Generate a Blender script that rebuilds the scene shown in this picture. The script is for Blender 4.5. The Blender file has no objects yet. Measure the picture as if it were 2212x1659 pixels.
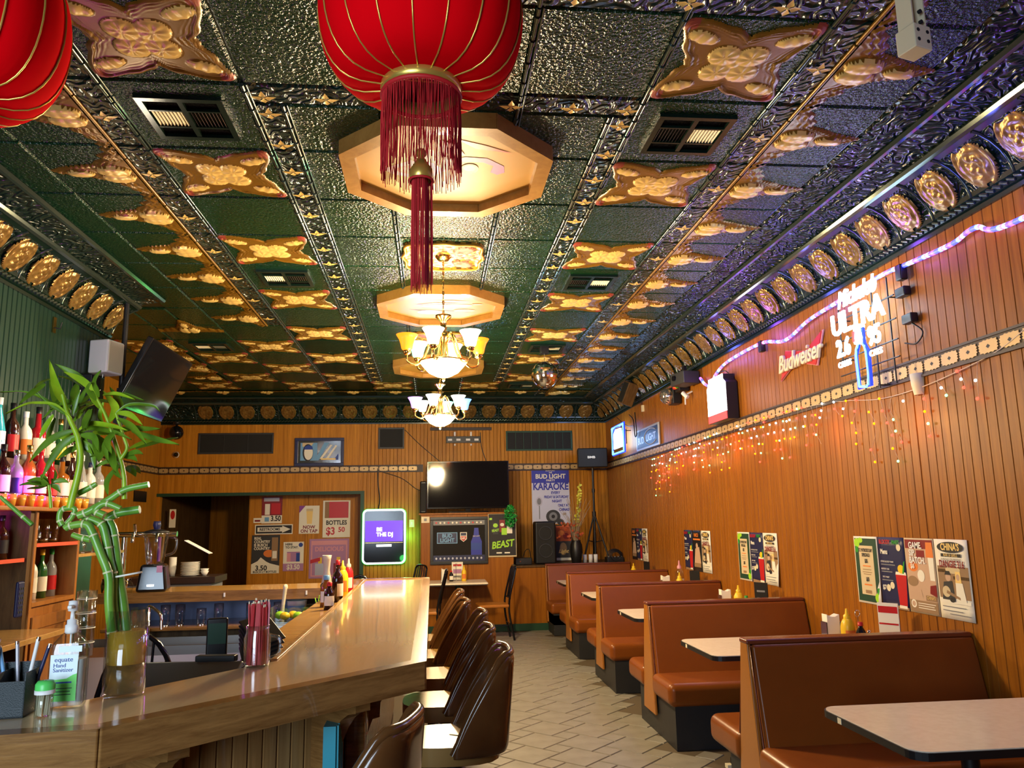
import bpy, math, random
from mathutils import Vector, Matrix, Euler
random.seed(11)
PI = math.pi
sc = bpy.context.scene
col = sc.collection
# light levels
EXPOSURE, WORLD_STRENGTH, DAYLIGHT = .85, .5, 85
CHAND, BULB, NEON, LED, ICICLE, DJ, BOTTLE = 170, 9, 3.5, 2.2, .8, 2.5, 5

# ---------------------------------------------------------------- camera
def make_camera():
    pitch, yaw, roll = .17245, .10367, -.01784
    cy, sy, cp, sp = math.cos(yaw), math.sin(yaw), math.cos(pitch), math.sin(pitch)
    f = Vector((sy*cp, cy*cp, sp)); rt = Vector((cy, -sy, 0)); up = rt.cross(f)
    c, s = math.cos(roll), math.sin(roll)
    r2 = c*rt + s*up; u2 = -s*rt + c*up
    cam = bpy.data.cameras.new('camera'); cam.sensor_width = 36; cam.lens = 1682.1/2212*36
    cam.clip_start = .05; cam.clip_end = 100
    o = bpy.data.objects.new('camera', cam); col.objects.link(o)
    m = Matrix(((r2.x, u2.x, -f.x, 0), (r2.y, u2.y, -f.y, 0), (r2.z, u2.z, -f.z, 1.6), (0, 0, 0, 1)))
    o.matrix_world = m
    sc.camera = o
make_camera()

# ---------------------------------------------------------------- world, big lights, exposure
sc.view_settings.view_transform = 'Standard'
sc.view_settings.look = 'None'
sc.view_settings.gamma = 1
sc.view_settings.use_curve_mapping = False
sc.view_settings.exposure = EXPOSURE
sc.cycles.use_denoising = True
sc.cycles.max_bounces = 7
sc.cycles.diffuse_bounces = 4
sc.cycles.glossy_bounces = 4
sc.cycles.transmission_bounces = 6
sc.cycles.sample_clamp_indirect = 6
sc.cycles.caustics_reflective = False
sc.cycles.caustics_refractive = False
w = bpy.data.worlds.new('world'); sc.world = w; w.use_nodes = True
bg = w.node_tree.nodes['Background']
bg.inputs[0].default_value = (.75, .87, 1, 1); bg.inputs[1].default_value = WORLD_STRENGTH

def area(name, loc, rot, sx, sy, power, color):
    l = bpy.data.lights.new(name, 'AREA'); l.shape = 'RECTANGLE'; l.size = sx; l.size_y = sy
    l.energy = power; l.color = color
    o = bpy.data.objects.new(name, l); col.objects.link(o); o.location = loc; o.rotation_euler = rot
    return o
# daylight through the shop-front window behind the camera
area('window_daylight', (-1.7, -1.05, 1.8), (PI/2, 0, .1), 1.7, 1.7, DAYLIGHT, (.66, .82, 1))
def point(name, loc, power, color, size=.03, parent=None):
    l = bpy.data.lights.new(name, 'POINT'); l.energy = power; l.color = color; l.shadow_soft_size = size
    o = bpy.data.objects.new(name, l); col.objects.link(o); o.location = loc; o.parent = parent
    return o

# ---------------------------------------------------------------- materials
MATS = {}
def mat(name, c, rough=.5, metal=0, emit=None, es=0, bump=None, coat=0, trans=0, var=None, spec=.5, ior=1.45, alpha=1, stretch=(1, 1, 1), sheen=0):
    """c base colour; bump=(scale, strength, distance); var=(colour2, scale) mottling"""
    m = bpy.data.materials.new(name); m.use_nodes = True; MATS[name] = m
    nt = m.node_tree; b = nt.nodes['Principled BSDF']; L = nt.links.new
    b.inputs['Base Color'].default_value = (*c, 1); b.inputs['Roughness'].default_value = rough
    b.inputs['Metallic'].default_value = metal; b.inputs['Specular IOR Level'].default_value = spec
    b.inputs['IOR'].default_value = ior
    b.inputs['Coat Weight'].default_value = coat; b.inputs['Coat Roughness'].default_value = .08
    b.inputs['Transmission Weight'].default_value = trans
    b.inputs['Alpha'].default_value = alpha
    if emit: b.inputs['Emission Color'].default_value = (*emit, 1); b.inputs['Emission Strength'].default_value = es
    tc = nt.nodes.new('ShaderNodeTexCoord'); mp = nt.nodes.new('ShaderNodeMapping')
    mp.inputs['Scale'].default_value = stretch
    L(tc.outputs['Object'], mp.inputs['Vector'])
    if var:
        n = nt.nodes.new('ShaderNodeTexNoise'); n.inputs['Scale'].default_value = var[1]; n.inputs['Detail'].default_value = 5
        L(mp.outputs['Vector'], n.inputs['Vector'])
        r = nt.nodes.new('ShaderNodeValToRGB'); r.color_ramp.elements[0].position = .35; r.color_ramp.elements[1].position = .65
        r.color_ramp.elements[0].color = (*c, 1); r.color_ramp.elements[1].color = (*var[0], 1)
        L(n.outputs['Fac'], r.inputs['Fac']); L(r.outputs['Color'], b.inputs['Base Color'])
    if bump:
        n = nt.nodes.new('ShaderNodeTexNoise'); n.inputs['Scale'].default_value = bump[0]; n.inputs['Detail'].default_value = 2
        L(mp.outputs['Vector'], n.inputs['Vector'])
        bp = nt.nodes.new('ShaderNodeBump'); bp.inputs['Strength'].default_value = bump[1]; bp.inputs['Distance'].default_value = bump[2]
        L(n.outputs['Fac'], bp.inputs['Height']); L(bp.outputs['Normal'], b.inputs['Normal'])
    return m

def wood(name, c1, c2, stretch, scale=6, rough=.4, coat=0, bump=.15, spec=.18):
    """grain runs along the axis with the small stretch value"""
    m = bpy.data.materials.new(name); m.use_nodes = True; MATS[name] = m
    nt = m.node_tree; b = nt.nodes['Principled BSDF']; L = nt.links.new
    tc = nt.nodes.new('ShaderNodeTexCoord'); mp = nt.nodes.new('ShaderNodeMapping'); mp.inputs['Scale'].default_value = stretch
    L(tc.outputs['Object'], mp.inputs['Vector'])
    n = nt.nodes.new('ShaderNodeTexNoise'); n.inputs['Scale'].default_value = scale; n.inputs['Detail'].default_value = 7
    n.inputs['Roughness'].default_value = .72; n.inputs['Distortion'].default_value = .6
    L(mp.outputs['Vector'], n.inputs['Vector'])
    n2 = nt.nodes.new('ShaderNodeTexNoise'); n2.inputs['Scale'].default_value = scale*.22; n2.inputs['Detail'].default_value = 3; n2.inputs['Distortion'].default_value = 1.5
    L(mp.outputs['Vector'], n2.inputs['Vector'])
    mx = nt.nodes.new('ShaderNodeMix'); mx.inputs[0].default_value = .4; L(n.outputs['Fac'], mx.inputs[2]); L(n2.outputs['Fac'], mx.inputs[3])
    r = nt.nodes.new('ShaderNodeValToRGB'); e = r.color_ramp.elements
    e[0].position = .36; e[0].color = (*c2, 1); e[1].position = .64; e[1].color = (*c1, 1)
    L(mx.outputs[0], r.inputs['Fac']); L(r.outputs['Color'], b.inputs['Base Color'])
    b.inputs['Specular IOR Level'].default_value = spec
    b.inputs['Roughness'].default_value = rough; b.inputs['Coat Weight'].default_value = coat; b.inputs['Coat Roughness'].default_value = .06
    bp = nt.nodes.new('ShaderNodeBump'); bp.inputs['Strength'].default_value = bump; bp.inputs['Distance'].default_value = .002
    L(n.outputs['Fac'], bp.inputs['Height']); L(bp.outputs['Normal'], b.inputs['Normal'])
    return m

def scroll_tin(name, c, rough):
    """green painted tin with pressed scrollwork"""
    m = mat(name, c, rough, spec=.6)
    nt = m.node_tree; L = nt.links.new; b = nt.nodes['Principled BSDF']
    tc = nt.nodes.new('ShaderNodeTexCoord')
    n = nt.nodes.new('ShaderNodeTexNoise'); n.inputs['Scale'].default_value = 11; n.inputs['Detail'].default_value = .5
    L(tc.outputs['Object'], n.inputs['Vector'])
    mth = nt.nodes.new('ShaderNodeMath'); mth.operation = 'MULTIPLY'; mth.inputs[1].default_value = 34
    L(n.outputs['Fac'], mth.inputs[0])
    sn = nt.nodes.new('ShaderNodeMath'); sn.operation = 'SINE'; L(mth.outputs[0], sn.inputs[0])
    bp = nt.nodes.new('ShaderNodeBump'); bp.inputs['Strength'].default_value = .8; bp.inputs['Distance'].default_value = .01
    L(sn.outputs[0], bp.inputs['Height']); L(bp.outputs['Normal'], b.inputs['Normal'])
    return m

def emis(name, c, s):
    return mat(name, tuple(min(1, x*.8) for x in c), .4, emit=c, es=s)

def M(n): return MATS[n]

mat('tin', (.003, .026, .008), .16, bump=(58, 1, .012), spec=.4)
mat('tin_smooth', (.005, .016, .01), .2, spec=.5, bump=(30, .1, .002))
mat('tin_bead', (.05, .07, .055), .12, metal=.5, spec=.8)
scroll_tin('tin_scroll', (.008, .02, .014), .2)
mat('gold_plate', (.2, .095, .008), .3, metal=.3, bump=(60, .15, .002), spec=.6)
mat('gold_relief', (.75, .51, .15), .33, metal=.15, spec=.6)
mat('gold_tip', (.28, .05, .03), .35, metal=.2)
mat('medal_gold', (.36, .21, .055), .25, metal=.5, var=((.2, .105, .025), 25))
mat('brass', (.75, .5, .16), .2, metal=1)
mat('chrome', (.75, .75, .78), .1, metal=1)
mat('steel', (.45, .44, .42), .3, metal=1)
mat('black', (.008, .008, .009), .4)
mat('black_gloss', (.006, .006, .008), .12)
mat('black_matte', (.01, .01, .01), .75)
mat('dark_grey', (.03, .03, .032), .5)
mat('grey', (.2, .2, .21), .5)
mat('white', (.8, .79, .75), .5)
mat('cream', (.75, .66, .45), .5)
mat('paper', (.82, .78, .66), .7)
mat('paper_tan', (.62, .5, .3), .7)
mat('paper_brown', (.3, .18, .09), .7)
mat('ink', (.015, .013, .015), .6)
mat('navy', (.012, .016, .07), .4)
mat('blue', (.015, .05, .3), .4)
mat('sky_blue', (.15, .35, .6), .4)
mat('royal', (.02, .03, .35), .4)
mat('red', (.5, .012, .015), .4)
mat('dark_red', (.22, .01, .012), .4)
mat('orange', (.75, .2, .03), .5)
mat('yellow', (.85, .55, .02), .35)
mat('green', (.02, .3, .03), .4)
mat('lime', (.35, .7, .03), .4)
mat('dark_green', (.008, .05, .025), .5)
mat('purple', (.25, .05, .3), .5)
mat('mauve', (.42, .2, .38), .5)
mat('pink', (.7, .3, .35), .5)
mat('skin_print', (.55, .36, .24), .6)
mat('teal', (.02, .28, .36), .4)
mat('silver_print', (.45, .45, .5), .35, metal=.4)
wood('panel_wood', (.37, .128, .009), (.215, .066, .005), (9, 9, .35), 5, .38)
wood('panel_wood_sheet', (.37, .128, .009), (.205, .062, .005), (14, .5, 14), 4, .38)
wood('back_wood_sheet', (.6, .25, .022), (.32, .115, .008), (14, .5, 14), 4, .42)
wood('bar_oak_sheet', (.36, .2, .07), (.2, .095, .028), (14, .5, 14), 4, .25, .4)
wood('back_wood', (.6, .25, .022), (.34, .125, .009), (9, 9, .35), 5, .42)
mat('green_paint', (.012, .04, .026), .3, bump=(40, .08, .002))
mat('grout_wood', (.1, .04, .011), .7)
wood('bar_oak', (.36, .2, .07), (.2, .095, .028), (5, .4, 9), 6, .22, .5)
wood('bar_edge_oak', (.34, .17, .05), (.15, .066, .018), (1.2, 1.2, 14), 5, .22, .5)
wood('bar_top', (.72, .54, .31), (.62, .45, .24), (7, .7, 7), 3, .16, .8, .04)
wood('ledge_oak', (.55, .32, .1), (.42, .22, .06), (.4, 6, 9), 5, .22, .4)
wood('cabinet_oak', (.42, .17, .035), (.28, .1, .02), (8, 8, .6), 5, .35, .2)
wood('dark_wood', (.14, .075, .025), (.05, .024, .008), (6, 6, .8), 5, .5)
wood('frame_oak', (.42, .22, .05), (.3, .14, .028), (3, 3, 3), 6, .35, .2)
mat('vinyl', (.23, .062, .009), .3, bump=(260, .12, .0012), var=((.2, .052, .008), 3), spec=.35)
mat('vinyl_side', (.36, .13, .018), .3, bump=(260, .12, .0012))
mat('vinyl_dark', (.15, .035, .012), .25, bump=(260, .1, .0012))
mat('stool_vinyl', (.12, .05, .014), .2, bump=(160, .08, .001), var=((.09, .034, .01), 6), coat=.3)
mat('stool_seat', (.3, .17, .05), .25, bump=(160, .06, .001), coat=.3)
mat('kick', (.018, .018, .02), .5, bump=(25, .2, .003))
mat('table_lam', (.86, .76, .6), .22, var=((.81, .7, .54), 30), spec=.5)
mat('tile', (.25, .23, .2), .42, var=((.195, .178, .148), 7), bump=(35, .15, .002))
mat('grout', (.09, .065, .04), .8)
mat('lantern_red', (.8, .001, .005), .9, bump=(200, .15, .001), spec=.03)
mat('fringe_red', (.5, .012, .016), .6)
mat('lantern_gold', (.7, .5, .1), .3, metal=.7)
mat('print_gold', (.85, .6, .2), .45)
mat('rosette_gold', (.5, .27, .03), .4, metal=.3)
mat('rosette_red', (.45, .08, .05), .5)
mat('glass', (.95, .97, .97), .03, trans=1, ior=1.3)
def thin_glass(name, tint, gl):
    m = bpy.data.materials.new(name); m.use_nodes = True; MATS[name] = m; nt = m.node_tree; nt.nodes.remove(nt.nodes['Principled BSDF']); L = nt.links.new
    tr = nt.nodes.new('ShaderNodeBsdfTransparent'); tr.inputs[0].default_value = (*tint, 1)
    g = nt.nodes.new('ShaderNodeBsdfGlossy'); g.inputs['Roughness'].default_value = .04
    lw = nt.nodes.new('ShaderNodeLayerWeight'); lw.inputs['Blend'].default_value = .3; f = nt.nodes.new('ShaderNodeMapRange'); f.inputs[3].default_value = .05; f.inputs[4].default_value = gl; L(lw.outputs['Facing'], f.inputs[0])
    mx = nt.nodes.new('ShaderNodeMixShader'); L(f.outputs[0], mx.inputs[0]); L(tr.outputs[0], mx.inputs[1]); L(g.outputs[0], mx.inputs[2]); L(mx.outputs[0], nt.nodes['Material Output'].inputs[0])
thin_glass('glass_thin', (.92, .95, .95), .55)
thin_glass('glass_mug', (.8, .84, .86), 1)
mat('amber_water', (.8, .4, .03), .15, alpha=.72)
mat('dark_water', (.3, .12, .015), .15, alpha=.9, var=((.12, .06, .01), 25))
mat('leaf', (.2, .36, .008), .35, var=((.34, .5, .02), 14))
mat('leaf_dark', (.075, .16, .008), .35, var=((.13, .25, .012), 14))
mat('stalk', (.08, .26, .025), .28, var=((.2, .4, .05), 9))
mat('stalk_ring', (.6, .6, .3), .5)
mat('octagon_print', (.44, .225, .035), .45, spec=.3)
mat('screen', (.006, .006, .008), .06, spec=.3)
mat('silver_glass', (.5, .5, .52), .08, metal=.9)
mat('mirror_ball', (.8, .8, .85), .08, metal=1)
mat('bush_green', (.01, .3, .04), .6)
mat('yellow_flower', (.6, .55, .05), .6)
mat('dry_grass', (.4, .3, .2), .8)
mat('autumn', (.4, .07, .02), .7)
mat('wire_cream', (.7, .55, .4), .5)
emis('glow_warm', (1, .74, .36), 9)
emis('glow_white', (1, .88, .66), 4)
emis('glow_red', (1, .14, .006), 2.2)
emis('glow_green', (.25, 1, .55), 1.6)
emis('glow_purple', (.5, .22, 1), 2)
emis('glow_blue', (.12, .3, 1), 2)
emis('neon_white', (.62, .82, 1), 6)
emis('neon_blue', (.01, .03, 1), 1.6)
emis('neon_cyan', (.12, .5, 1), 2)
emis('lightbox_white', (1, .93, .98), 7)
emis('lightbox_red', (1, .06, .06), 1)
emis('dj_white', (.9, .95, 1), 2)
emis('dj_green', (.03, 1, .08), 1.5)
emis('dj_screen', (.13, .04, .6), .8)
emis('bulb_red', (1, .03, .015), 5)
emis('bulb_orange', (1, .17, .0), 3)
emis('bulb_green', (.2, 1, .3), 2.2)
emis('bulb_white', (.75, .95, 1), 3)
emis('lit_slat', (1, .72, .4), 1.2)
# ---------------------------------------------------------------- mesh helpers
class MB:
    def __init__(s): s.v = []; s.f = []; s.m = []; s.s = []
    def add(s, vs, fs, mi=0, smooth=False, T=None):
        o = len(s.v)
        s.v += [tuple(T @ Vector(p)) for p in vs] if T else [tuple(p) for p in vs]
        for f in fs: s.f.append([i+o for i in f]); s.m.append(mi); s.s.append(smooth)
        return s
    def box(s, a, b, mi=0, T=None):
        (x0, y0, z0), (x1, y1, z1) = a, b
        vs = [(x0,y0,z0),(x1,y0,z0),(x1,y1,z0),(x0,y1,z0),(x0,y0,z1),(x1,y0,z1),(x1,y1,z1),(x0,y1,z1)]
        return s.add(vs, [(0,3,2,1),(4,5,6,7),(0,1,5,4),(1,2,6,5),(2,3,7,6),(3,0,4,7)], mi, False, T)
    def cbox(s, c, d, mi=0, T=None):
        return s.box([c[i]-d[i]/2 for i in range(3)], [c[i]+d[i]/2 for i in range(3)], mi, T)
    def extr(s, out, z0, z1, mi=0, T=None, side=None):
        n = len(out)
        vs = [(x, y, z0) for x, y in out]+[(x, y, z1) for x, y in out]
        s.add(vs, [list(range(n))[::-1], list(range(n, 2*n))], mi, False, T)
        return s.add(vs, [(i, (i+1) % n, n+(i+1) % n, n+i) for i in range(n)], mi if side is None else side, False, T)
    def lathe(s, prof, n=16, mi=0, T=None, smooth=True, a0=0, a1=2*PI):
        full = abs(a1-a0-2*PI) < 1e-6; k = n if full else n+1
        vs = [(r*math.cos(a0+(a1-a0)*i/n), r*math.sin(a0+(a1-a0)*i/n), z) for r, z in prof for i in range(k)]
        fs = []
        for j in range(len(prof)-1):
            for i in range(n):
                a, b = j*k+i, j*k+(i+1) % k
                fs.append((a, b, b+k, a+k))
        return s.add(vs, fs, mi, smooth, T)
    def tube(s, pts, r, n=8, mi=0, T=None, closed=False, caps=True):
        pts = [Vector(p) for p in pts]; N = len(pts); rs = r if isinstance(r, (list, tuple)) else [r]*N
        vs = []; prev = None
        for i, p in enumerate(pts):
            if closed: t = pts[(i+1) % N]-pts[i-1]
            else: t = pts[min(i+1, N-1)]-pts[max(i-1, 0)]
            t.normalize()
            if prev is None: u = t.orthogonal().normalized()
            else:
                u = prev-t*prev.dot(t)
                u = u.normalized() if u.length > 1e-6 else t.orthogonal().normalized()
            prev = u; w_ = t.cross(u)
            for k in range(n):
                a = 2*PI*k/n; vs.append(p+(u*math.cos(a)+w_*math.sin(a))*rs[i])
        fs = []
        for i in range(N if closed else N-1):
            j = (i+1) % N
            for k in range(n): fs.append((i*n+k, i*n+(k+1) % n, j*n+(k+1) % n, j*n+k))
        s.add(vs, fs, mi, True, T)
        if caps and not closed:
            s.add(vs[:n], [list(range(n))[::-1]], mi, False, T); s.add(vs[-n:], [list(range(n))], mi, False, T)
        return s
    def cyl(s, p, q, r0, r1=None, n=12, mi=0, T=None): return s.tube([p, q], [r0, r0 if r1 is None else r1], n, mi, T)
    def sph(s, c, r, n=12, m=8, mi=0, sc_=(1, 1, 1)):
        T = Matrix.Translation(c) @ Matrix.Diagonal((*sc_, 1))
        return s.lathe([(max(r*math.sin(PI*j/m), 1e-4), -r*math.cos(PI*j/m)) for j in range(m+1)], n, mi, T)
    def grid(s, nx, ny, fn, mi=0, smooth=True, T=None, keep=None, mfn=None):
        """fn(u,v) -> point, u,v in 0..1"""
        vs = [fn(i/nx, j/ny) for j in range(ny+1) for i in range(nx+1)]
        o = len(s.v); s.v += [tuple(T @ Vector(p)) for p in vs] if T else [tuple(p) for p in vs]
        for j in range(ny):
            for i in range(nx):
                u, v = (i+.5)/nx, (j+.5)/ny
                if keep and not keep(u, v): continue
                a = o+j*(nx+1)+i
                s.f.append([a, a+1, a+nx+2, a+nx+1]); s.m.append(mfn(u, v) if mfn else mi); s.s.append(smooth)
        return s
    def mesh(s, name, mats):
        me = bpy.data.meshes.new(name); me.from_pydata(s.v, [], s.f)
        for m in (mats if isinstance(mats, (list, tuple)) else [mats]): me.materials.append(M(m))
        me.polygons.foreach_set('material_index', s.m); me.polygons.foreach_set('use_smooth', s.s); me.update()
        return me
    def build(s, name, mats, parent=None, loc=(0, 0, 0), rot=(0, 0, 0), bevel=0, seg=2, solid=0, sub=0):
        return link(name, s.mesh(name, mats), parent, loc, rot, bevel, seg, solid, sub)

def link(name, data, parent=None, loc=(0, 0, 0), rot=(0, 0, 0), bevel=0, seg=2, solid=0, sub=0, scale=None):
    o = bpy.data.objects.new(name, data); col.objects.link(o); o.parent = parent; o.location = loc; o.rotation_euler = rot
    if scale: o.scale = scale
    if solid: m = o.modifiers.new('solid', 'SOLIDIFY'); m.thickness = solid; m.offset = 0
    if sub: m = o.modifiers.new('sub', 'SUBSURF'); m.levels = sub; m.render_levels = sub
    if bevel: m = o.modifiers.new('bevel', 'BEVEL'); m.width = bevel; m.segments = seg; m.limit_method = 'ANGLE'; m.angle_limit = .6
    if bevel and seg > 1:
        for p in o.data.polygons: p.use_smooth = True
        o.modifiers.new('wn', 'WEIGHTED_NORMAL')
    return o

def tag(o, label=None, cat=None, group=None, kind=None):
    if label: o['label'] = label
    if cat: o['category'] = cat
    if group: o['group'] = group
    if kind: o['kind'] = kind
    return o
def thing(name, label, cat, loc=(0, 0, 0), rot=0, group=None):
    o = bpy.data.objects.new(name, None); o.empty_display_size = .1; col.objects.link(o); o.location = loc
    o.rotation_euler = rot if isinstance(rot, (tuple, Euler)) else (0, 0, rot)
    return tag(o, label, cat, group)
def copy_tree(o, parent=None):
    c = o.copy(); col.objects.link(c); c.parent = parent
    for ch in list(o.children): copy_tree(ch, c)
    return c
def dup(o, loc, rot=None, label=None):
    c = copy_tree(o); c.location = loc
    if rot is not None: c.rotation_euler = (0, 0, rot)
    if label: c['label'] = label
    return c
def structure(name, b, mats, parent=None, **k):
    o = b.build(name, mats, parent, **k)
    if parent is None: o['kind'] = 'structure'
    return o
ON_RIGHT = (PI/2, 0, -PI/2)      # local x towards the camera, y up, z out of the right-hand wall
ON_BACK = (PI/2, 0, 0)
ON_LEFT = (PI/2, 0, PI/2)
def text(body, size, m, parent, loc, rot=(0, 0, 0), sx=1, ext=.0006, bev=0, align='CENTER', shear=0, name='lettering', off=0, fill=True, space=1):
    c = bpy.data.curves.new(name, 'FONT'); c.body = body; c.size = size; c.extrude = ext; c.bevel_depth = bev; c.align_x = align; c.align_y = 'CENTER'
    c.shear = shear; c.offset = off or (size*.03 if ext < .001 and size > .028 else 0); c.space_character = space; c.resolution_u = 3; c.bevel_resolution = 1
    if not fill: c.fill_mode = 'NONE'
    c.materials.append(M(m))
    tmp = bpy.data.objects.new(name, c); me = bpy.data.meshes.new_from_object(tmp); bpy.data.objects.remove(tmp); bpy.data.curves.remove(c)
    return link(name, me, parent, loc, rot, scale=(sx, 1, 1))
def flat(items, name, parent, z=.002, step=.0004):
    """printed areas: ('r',x0,y0,x1,y1,mat) ('e',cx,cy,rx,ry,mat) ('p',[(x,y)..],mat), later ones lie on earlier ones"""
    b = MB(); mats = []
    for k, it in enumerate(items):
        m = it[-1]
        if m not in mats: mats.append(m)
        zz = z+k*step
        if it[0] == 'r': pts = [(it[1], it[2]), (it[3], it[2]), (it[3], it[4]), (it[1], it[4])]
        elif it[0] == 'e': pts = [(it[1]+it[3]*math.cos(2*PI*i/20), it[2]+it[4]*math.sin(2*PI*i/20)) for i in range(20)]
        else: pts = it[1]
        b.add([(x, y, zz) for x, y in pts], [list(range(len(pts)))], mats.index(m))
    return b.build(name, mats, parent)
NUM = ['first', 'second', 'third', 'fourth', 'fifth', 'sixth', 'seventh', 'eighth', 'ninth', 'tenth', 'eleventh', 'twelfth']
def lerp(a, b, t): return a+(b-a)*t
def smooth(a, b, x):
    t = max(0, min(1, (x-a)/(b-a))); return t*t*(3-2*t)
def curve_pts(pts, k=6):
    """Catmull-Rom through points"""
    P = [Vector(p) for p in pts]; P = [2*P[0]-P[1]]+P+[2*P[-1]-P[-2]]; out = []
    for i in range(1, len(P)-2):
        a, b, c, d = P[i-1:i+3]
        for j in range(k):
            t = j/k; out.append(.5*((2*b)+(c-a)*t+(2*a-5*b+4*c-d)*t*t+(3*b-a-3*c+d)*t**3))
    out.append(P[-2]); return out
# ================================================================= room shell
XR, XL, XA, YB, YF, ZC = 2.95, -2.84, -4.35, 13.0, -1.2, 3.6
S0, ST = 3.38, .646
def seam(k): return S0+ST*k

# floor with hopscotch tiling
b = MB().box((XA, YF, -.12), (XR+.1, 16, -.006))
floor = structure('floor', b, 'grout')
A_, B_ = .31, .155
e1 = Vector((1, 1))/math.sqrt(2); e2 = Vector((-1, 1))/math.sqrt(2)
def tile_mesh(name, sz):
    b = MB(); g = .004; t = sz-g
    b.add([(g, g, -.006), (t, g, -.006), (t, t, -.006), (g, t, -.006), (g+.004, g+.004, 0), (t-.004, g+.004, 0), (t-.004, t-.004, 0), (g+.004, t-.004, 0)],
          [(4,5,6,7), (0,1,5,4), (1,2,6,5), (2,3,7,6), (3,0,4,7)])
    return b.mesh(name, 'tile')
tb, ts = tile_mesh('floor_tile', A_), tile_mesh('floor_tile_small', B_)
O = Vector((.998, 5.375)); v1 = A_*e1+B_*e2; v2 = -B_*e1+A_*e2
for i in range(-60, 61):
    for j in range(-60, 61):
        p = O+v1*i+v2*j
        if -.15 < p.x < 1.72 and 4.3 < p.y < 11.5 and p.x > .05-(p.y-4)*.05:
            link('floor_tile', tb, floor, (p.x, p.y, 0), (0, 0, PI/4))
            q = p+A_*e1
            link('floor_tile', ts, floor, (q.x, q.y, 0), (0, 0, PI/4))

# ceiling
ceiling = structure('ceiling', MB().box((XA-.1, YF-.1, ZC), (XR+.1, YB+.1, ZC+.15)), 'tin_smooth')
TM = {}
def ctile(x0, x1, y0, y1, m='tin', name='ceiling_tile', drop=.014):
    w_, h_ = round(x1-x0, 3), round(y1-y0, 3); key = (w_, h_, m, drop)
    if key not in TM:
        g, c = .004, .012; X, Y = w_/2-g, h_/2-g
        b = MB().add([(-X,-Y,0),(X,-Y,0),(X,Y,0),(-X,Y,0),(-X+c,-Y+c,-drop),(X-c,-Y+c,-drop),(X-c,Y-c,-drop),(-X+c,Y-c,-drop)],
                     [(4,7,6,5),(0,4,5,1),(1,5,6,2),(2,6,7,3),(3,7,4,0)])
        TM[key] = b.mesh(name, m)
    return link(name, TM[key], ceiling, ((x0+x1)/2, (y0+y1)/2, ZC))
# ornament meshes
def ornament_mesh():
    N = 100; R0 = .36
    def rb(t):
        s_ = abs(math.sin(2*t)); return (.66+.43*s_**1.1+.3*s_**12+.016*math.sin(20*t)+.09*math.exp(-(math.sin(2*t)/.22)**2)*(.5+.5*math.cos(14*t)))*.3
    def pads(x, y):
        r = math.hypot(x, y); t = math.atan2(y, x)
        rc = .3*(.34+.2*abs(math.sin(2*t)))
        if r < rc:
            dx, dy = abs(x)-.062, abs(y)-.058; q = (dx/.07)**2+(dy/.062)**2; an = math.atan2(dy, dx)
            return 1, .004+.012*math.sqrt(max(0, 1-q))*(.75+.25*math.cos(7*an))+.008*math.exp(-(r/.02)**2)
        for sx in (-1, 1):
            for sy in (-1, 1):
                dx, dy = x-sx*.2, y-sy*.185
                a = dx*.92+dy*.38*sx*sy; c = -dx*.38*sx*sy+dy*.92
                q = (a/.075)**2+(c/.038)**2
                if q < 1: return 1, .01*math.sqrt(1-q)+.002+.002*math.sin(a*120)
        return 0, 0
    def H(x, y):
        r = math.hypot(x, y); t = math.atan2(y, x); d = rb(t)-r
        h = .011*smooth(0, .02, d)-.006*smooth(.025, .05, d)+.0035*math.sin(d*240)*smooth(0, .01, d)*smooth(.12, .03, d)
        k, p = pads(x, y)
        return h+p
    b = MB()
    def fn(u, v):
        x, y = (u-.5)*2*R0*.9, (v-.5)*2*R0*.9
        return (x, y, -max(0, H(x, y)))
    def keep(u, v):
        x, y = (u-.5)*2*R0*.9, (v-.5)*2*R0*.9
        return math.hypot(x, y) < rb(math.atan2(y, x))
    def mf(u, v):
        x, y = (u-.5)*2*R0*.9, (v-.5)*2*R0*.9
        if pads(x, y)[0]: return 1
        return 2 if (abs(x) > .245 and abs(y) > .235) else 0
    b.grid(N, N, fn, keep=keep, mfn=mf)
    b.f = [f[::-1] for f in b.f]
    return b.mesh('gold_ornament', ['gold_plate', 'gold_relief', 'gold_tip'])
def half_mesh():
    """band piece: base on x=0, pointing to -x, .646 long in y"""
    L = ST/2
    def wdt(y): return .13+.06*math.cos(PI*y/L)+.27*math.exp(-(y/.075)**2)+.014*math.sin(y*85)+.02*math.exp(-((abs(y)-.2)/.03)**2)
    def pad(x, y):
        q = ((x+.1)/.09)**2+((abs(y)-.04)/.055)**2
        if q < 1: return .016*math.sqrt(1-q)+.004*abs(math.sin(60*x)*math.sin(60*y))+.008
        q = ((x+.29)/.075)**2+(y/.036)**2
        if q < 1: return .014*math.sqrt(1-q)+.008
        return 0
    b = MB(); W = .46
    def fn(u, v):
        x, y = -W*u, (v-.5)*2*L; d = wdt(y)+x
        return (x, y, -max(0, .012*smooth(0, .03, d)+.005*math.sin(d*170)*smooth(0, .02, d)*smooth(.16, .05, d)+pad(x, y)))
    b.grid(64, 80, fn, keep=lambda u, v: W*u < wdt((v-.5)*2*L), mfn=lambda u, v: 1 if pad(-W*u, (v-.5)*2*L) else 0)
    return b.mesh('gold_band', ['gold_plate', 'gold_relief'])
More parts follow.
